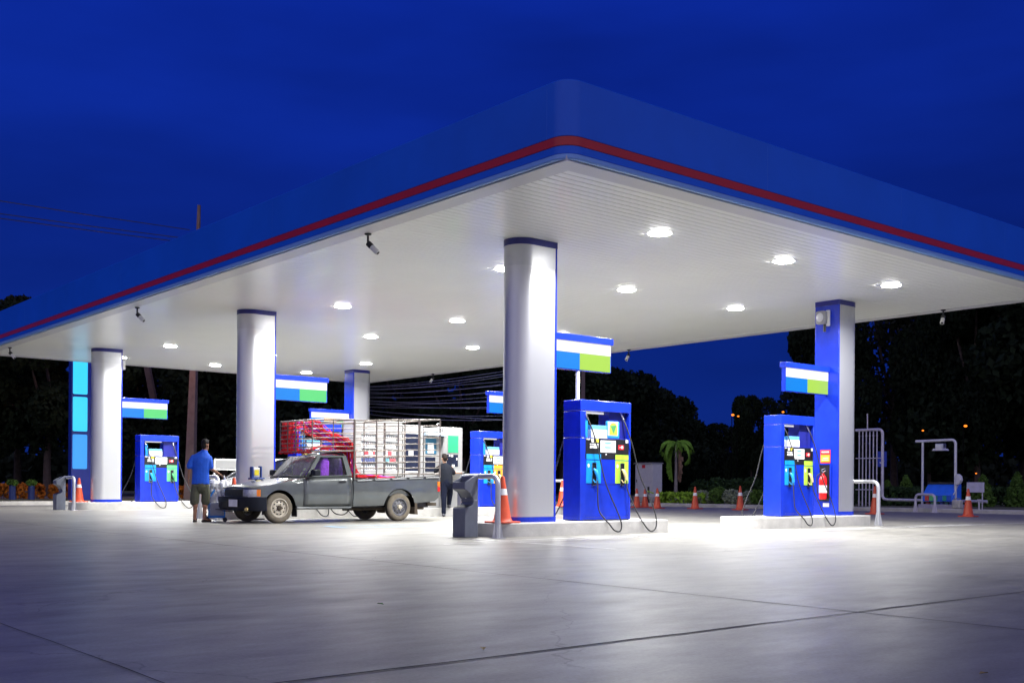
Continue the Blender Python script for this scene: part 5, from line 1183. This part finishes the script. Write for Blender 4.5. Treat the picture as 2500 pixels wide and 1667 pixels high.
for a, ln, ri, dr in ((2.25, 1.5, .95, 2.3), (2.9, 1.3, .5, 2.4), (.6, 1.3, .5, 2.2), (-.5, 1.55, 1.05, 2.2), (-1.2, 1.5, .55, 2.5), (4.1, 1.2, .9, 2.3), (1.5, 1.2, .3, 2.6)): frond(a, ln, ri, dr, PF)
m = MB(); rnd = random.Random(4)
for k in range(120):
    z = rnd.uniform(1.15, 2.6); w = .22*sin(pi*(z-1.1)/1.6)+.06; m.add([(.05, -.10, z), (.06+rnd.uniform(-.1, .1), -.10-rnd.uniform(0, w), z-.1), (.05+rnd.uniform(-.1, .1), -.12-rnd.uniform(0, w), z-.32), (.04, -.12, z-.12)], [(0,1,2,3)])
m.build('dead_frond', PDd, t); 
m = MB()
for k in range(140):
    f = rnd.random(); z = 2.5-1.5*f; w = .30*sin(pi*min(1, f*1.05))**.7; m.add([(.0, .22+.1*sin(pi*f), z), (rnd.uniform(-.1, .1), .24+w*rnd.random()+.1*sin(pi*f), z-.04), (rnd.uniform(-.1, .1), .22+w+.05, z-.16), (.0, .20+.1*sin(pi*f), z-.07)], [(0,1,2,3)])
m.tube([(0, .05, 2.7), (0, .20, 2.5), (0, .32, 1.9), (0, .22, 1.0)], .015, 5); m.build('hanging_frond', PF, t)

# ------------------------------------------------------------------ poles, wires, distant lamps
CP = mat('pole_concrete', (.17, .125, .12), .85, var=.2, scale=3)
def upole(lb, p0, p1, r0, r1, arms=True):
    t = thing('utility_pole', lb, 'utility pole', (p0[0], p0[1], 0), 0, 'utility poles'); d = (p1[0]-p0[0], p1[1]-p0[1]); m = MB()
    m.tube([(0, 0, 0), (d[0], d[1], p1[2])], [r0, r1], 4); m.build('shaft', CP, t)
    if arms:
        for z in (.93, .86): m = MB(); c = (d[0]*z, d[1]*z, p1[2]*z); m.box(c[0]-.9, c[0]+.9, c[1]-.06, c[1]+.06, c[2]-.05, c[2]+.05); m.build('crossarm', DARK, t)
        for z in (.40, .44, .48): m = MB(); c = (d[0]*z, d[1]*z, p1[2]*z); m.lathe([(r0*1.02, c[2]-.03), (r0*1.02, c[2]+.03)], (c[0], c[1], 0), 4); m.build('strap', DARK, t)
    return t
upole('tall concrete utility pole standing left of the column behind the pickup, tip above the canopy', (9.99, 34), (10.32, 34, 12.5), .27, .075, False)
upole('leaning utility pole behind the far left pump', (13.85, 45), (11.6, 45.3, 11.5), .24, .15, False)
x, y = far(.0645, 66); upole('distant utility pole seen right of the nearest pump sign pole', (x, y), (x, y, 9.3), .20, .14)
WIRE = mat('wire', (.02, .02, .025), .6); WIREL = mat('cable_grey', (.45, .47, .55), .3, metal=.3)
for i, (z0, z1, yy, lb) in enumerate(((11.33, 11.40, 34.0, 'uppermost dark overhead wire in the sky at left'), (10.85, 11.02, 34.0, 'middle dark overhead wire in the sky at left'), (10.70, 10.87, 34.1, 'lowest dark overhead wire in the sky at left'))):
    m = MB(); sl = (z1-z0)/7.39; m.tube([(u, yy, z0+(u-2.47)*sl+.0012*(u-2.47)*(u-9.86)) for u in (-30, -15, -5, 2, 6, 9.9)], .017, 5); tag(m.build('overhead_wire', WIRE), lb, 'wire', 'overhead wires in the sky')
rnd = random.Random(8)
a = far(-.150, 62); b = far(.020, 38)
for i in range(17):
    f = i/16; za = 6.55-1.55*f+rnd.uniform(-.12, .12); zb = 5.15-2.1*f+rnd.uniform(-.22, .22); sag = rnd.uniform(.1, .55); pts = []
    for k in range(13):
        q = k/12; pts.append((a[0]+(b[0]-a[0])*q, a[1]+(b[1]-a[1])*q, za+(zb-za)*q-sag*4*q*(1-q)*.5))
    m = MB(); m.tube(pts, rnd.choice((.008, .010, .013)), 5); tag(m.build('cable', WIREL), 'pale sagging cable in the bundle strung behind the canopy, right of the farthest column', 'cable', 'cables strung behind the canopy')
upole('utility pole carrying the cable bundle, hidden behind the largest column', b, (b[0], b[1], 6.0), .16, .12, False)
LO = glow('sodium_lamp', (1, .22, .015), 2.2)
def slamp(k, d, z, lb, r=.075, two=False):
    x, y = far(k, d); t = thing('street_lamp', lb, 'street lamp', (x, y, VZ), HEAD, 'distant orange street lamps'); m = MB(); m.tube([(.25, 0, 0), (.25, 0, z+.05), (.0, 0, z+.12)], .025, 6); m.build('post', LINER, t)
    m = MB(); m.ball((0, 0, z), r, r*1.2, r*.8, 10, 6)
    m.build('lamp', LO, t)
slamp(.2015, 62, 4.75, 'orange street lamp left one of a close pair above the extinguisher pump'); slamp(.2065, 62, 4.68, 'orange street lamp right one of a close pair above the extinguisher pump', .055); slamp(.2475, 60, 4.80, 'orange street lamp just above the extinguisher pump top', .06)
slamp(.3755, 52, 3.42, 'orange street lamp left of the lamp gantry top', .045); slamp(.4145, 52, 3.65, 'orange street lamp right of the lamp gantry, the brightest there', .07); slamp(.4245, 52, 1.40, 'tiny orange street lamp low above the lilac board', .035)
o = bush('hedge', 'low orange hedge added in place of passing light trails, cut by the left edge, behind clipped bushes on posts', 'hedge', (3.9, 37.2, VZ), (1.1, .3, .27), 1200, HO, .11, 'hedges along the verge', 'box', 66, False)  # orange hedge added to stand for the light trails of a passing car
x, y = far(.338, 50)
t = thing('road_sign', 'small dark blue road sign far behind the lamp gantry', 'sign', (x, y, VZ), HEAD-pi/2); m = MB(); m.tube([(0, 0, 0), (0, 0, 2.4)], .035, 6); m.build('post', mat('post_red', (.22, .03, .03), .6), t); MB().box(-.22, .22, -.03, .0, 1.65, 2.35).build('board', mat('sign_blue', (.02, .06, .45), .5), t); m = MB(); m.prism([(-.12, 1.85), (.12, 1.92), (-.02, 1.75)], 'y', -.034, -.031); m.build('arrow', REFL, t)

# assumed street lamp added beyond the canopy at left, its head hidden by the roof
t = thing('street_lamp', 'assumed unseen street lamp on the back road, added to light the orange hedge', 'street lamp', (7.2, 36.2, VZ), 0, 'distant orange street lamps')
m = MB(); m.tube([(0,0,0), (0,0,7.6), (0,-.4,7.9), (0,-3.0,8.0)], .06, 8); m.build('post', BLACK, t)
m = MB(); m.ball((0, -3.1, 7.95), .12, .3, .06); m.build('lamp', LO, t)
ld = bpy.data.lights.new('assumed_sodium', 'POINT'); ld.energy = 300; ld.color = (1, .36, .10); ld.shadow_soft_size = .15; lo = bpy.data.objects.new('assumed_sodium', ld); COL.objects.link(lo); lo.parent = t; lo.location = (0, -3.1, 7.8)  # light added for the assumed lamp, to throw orange on hedge and pole
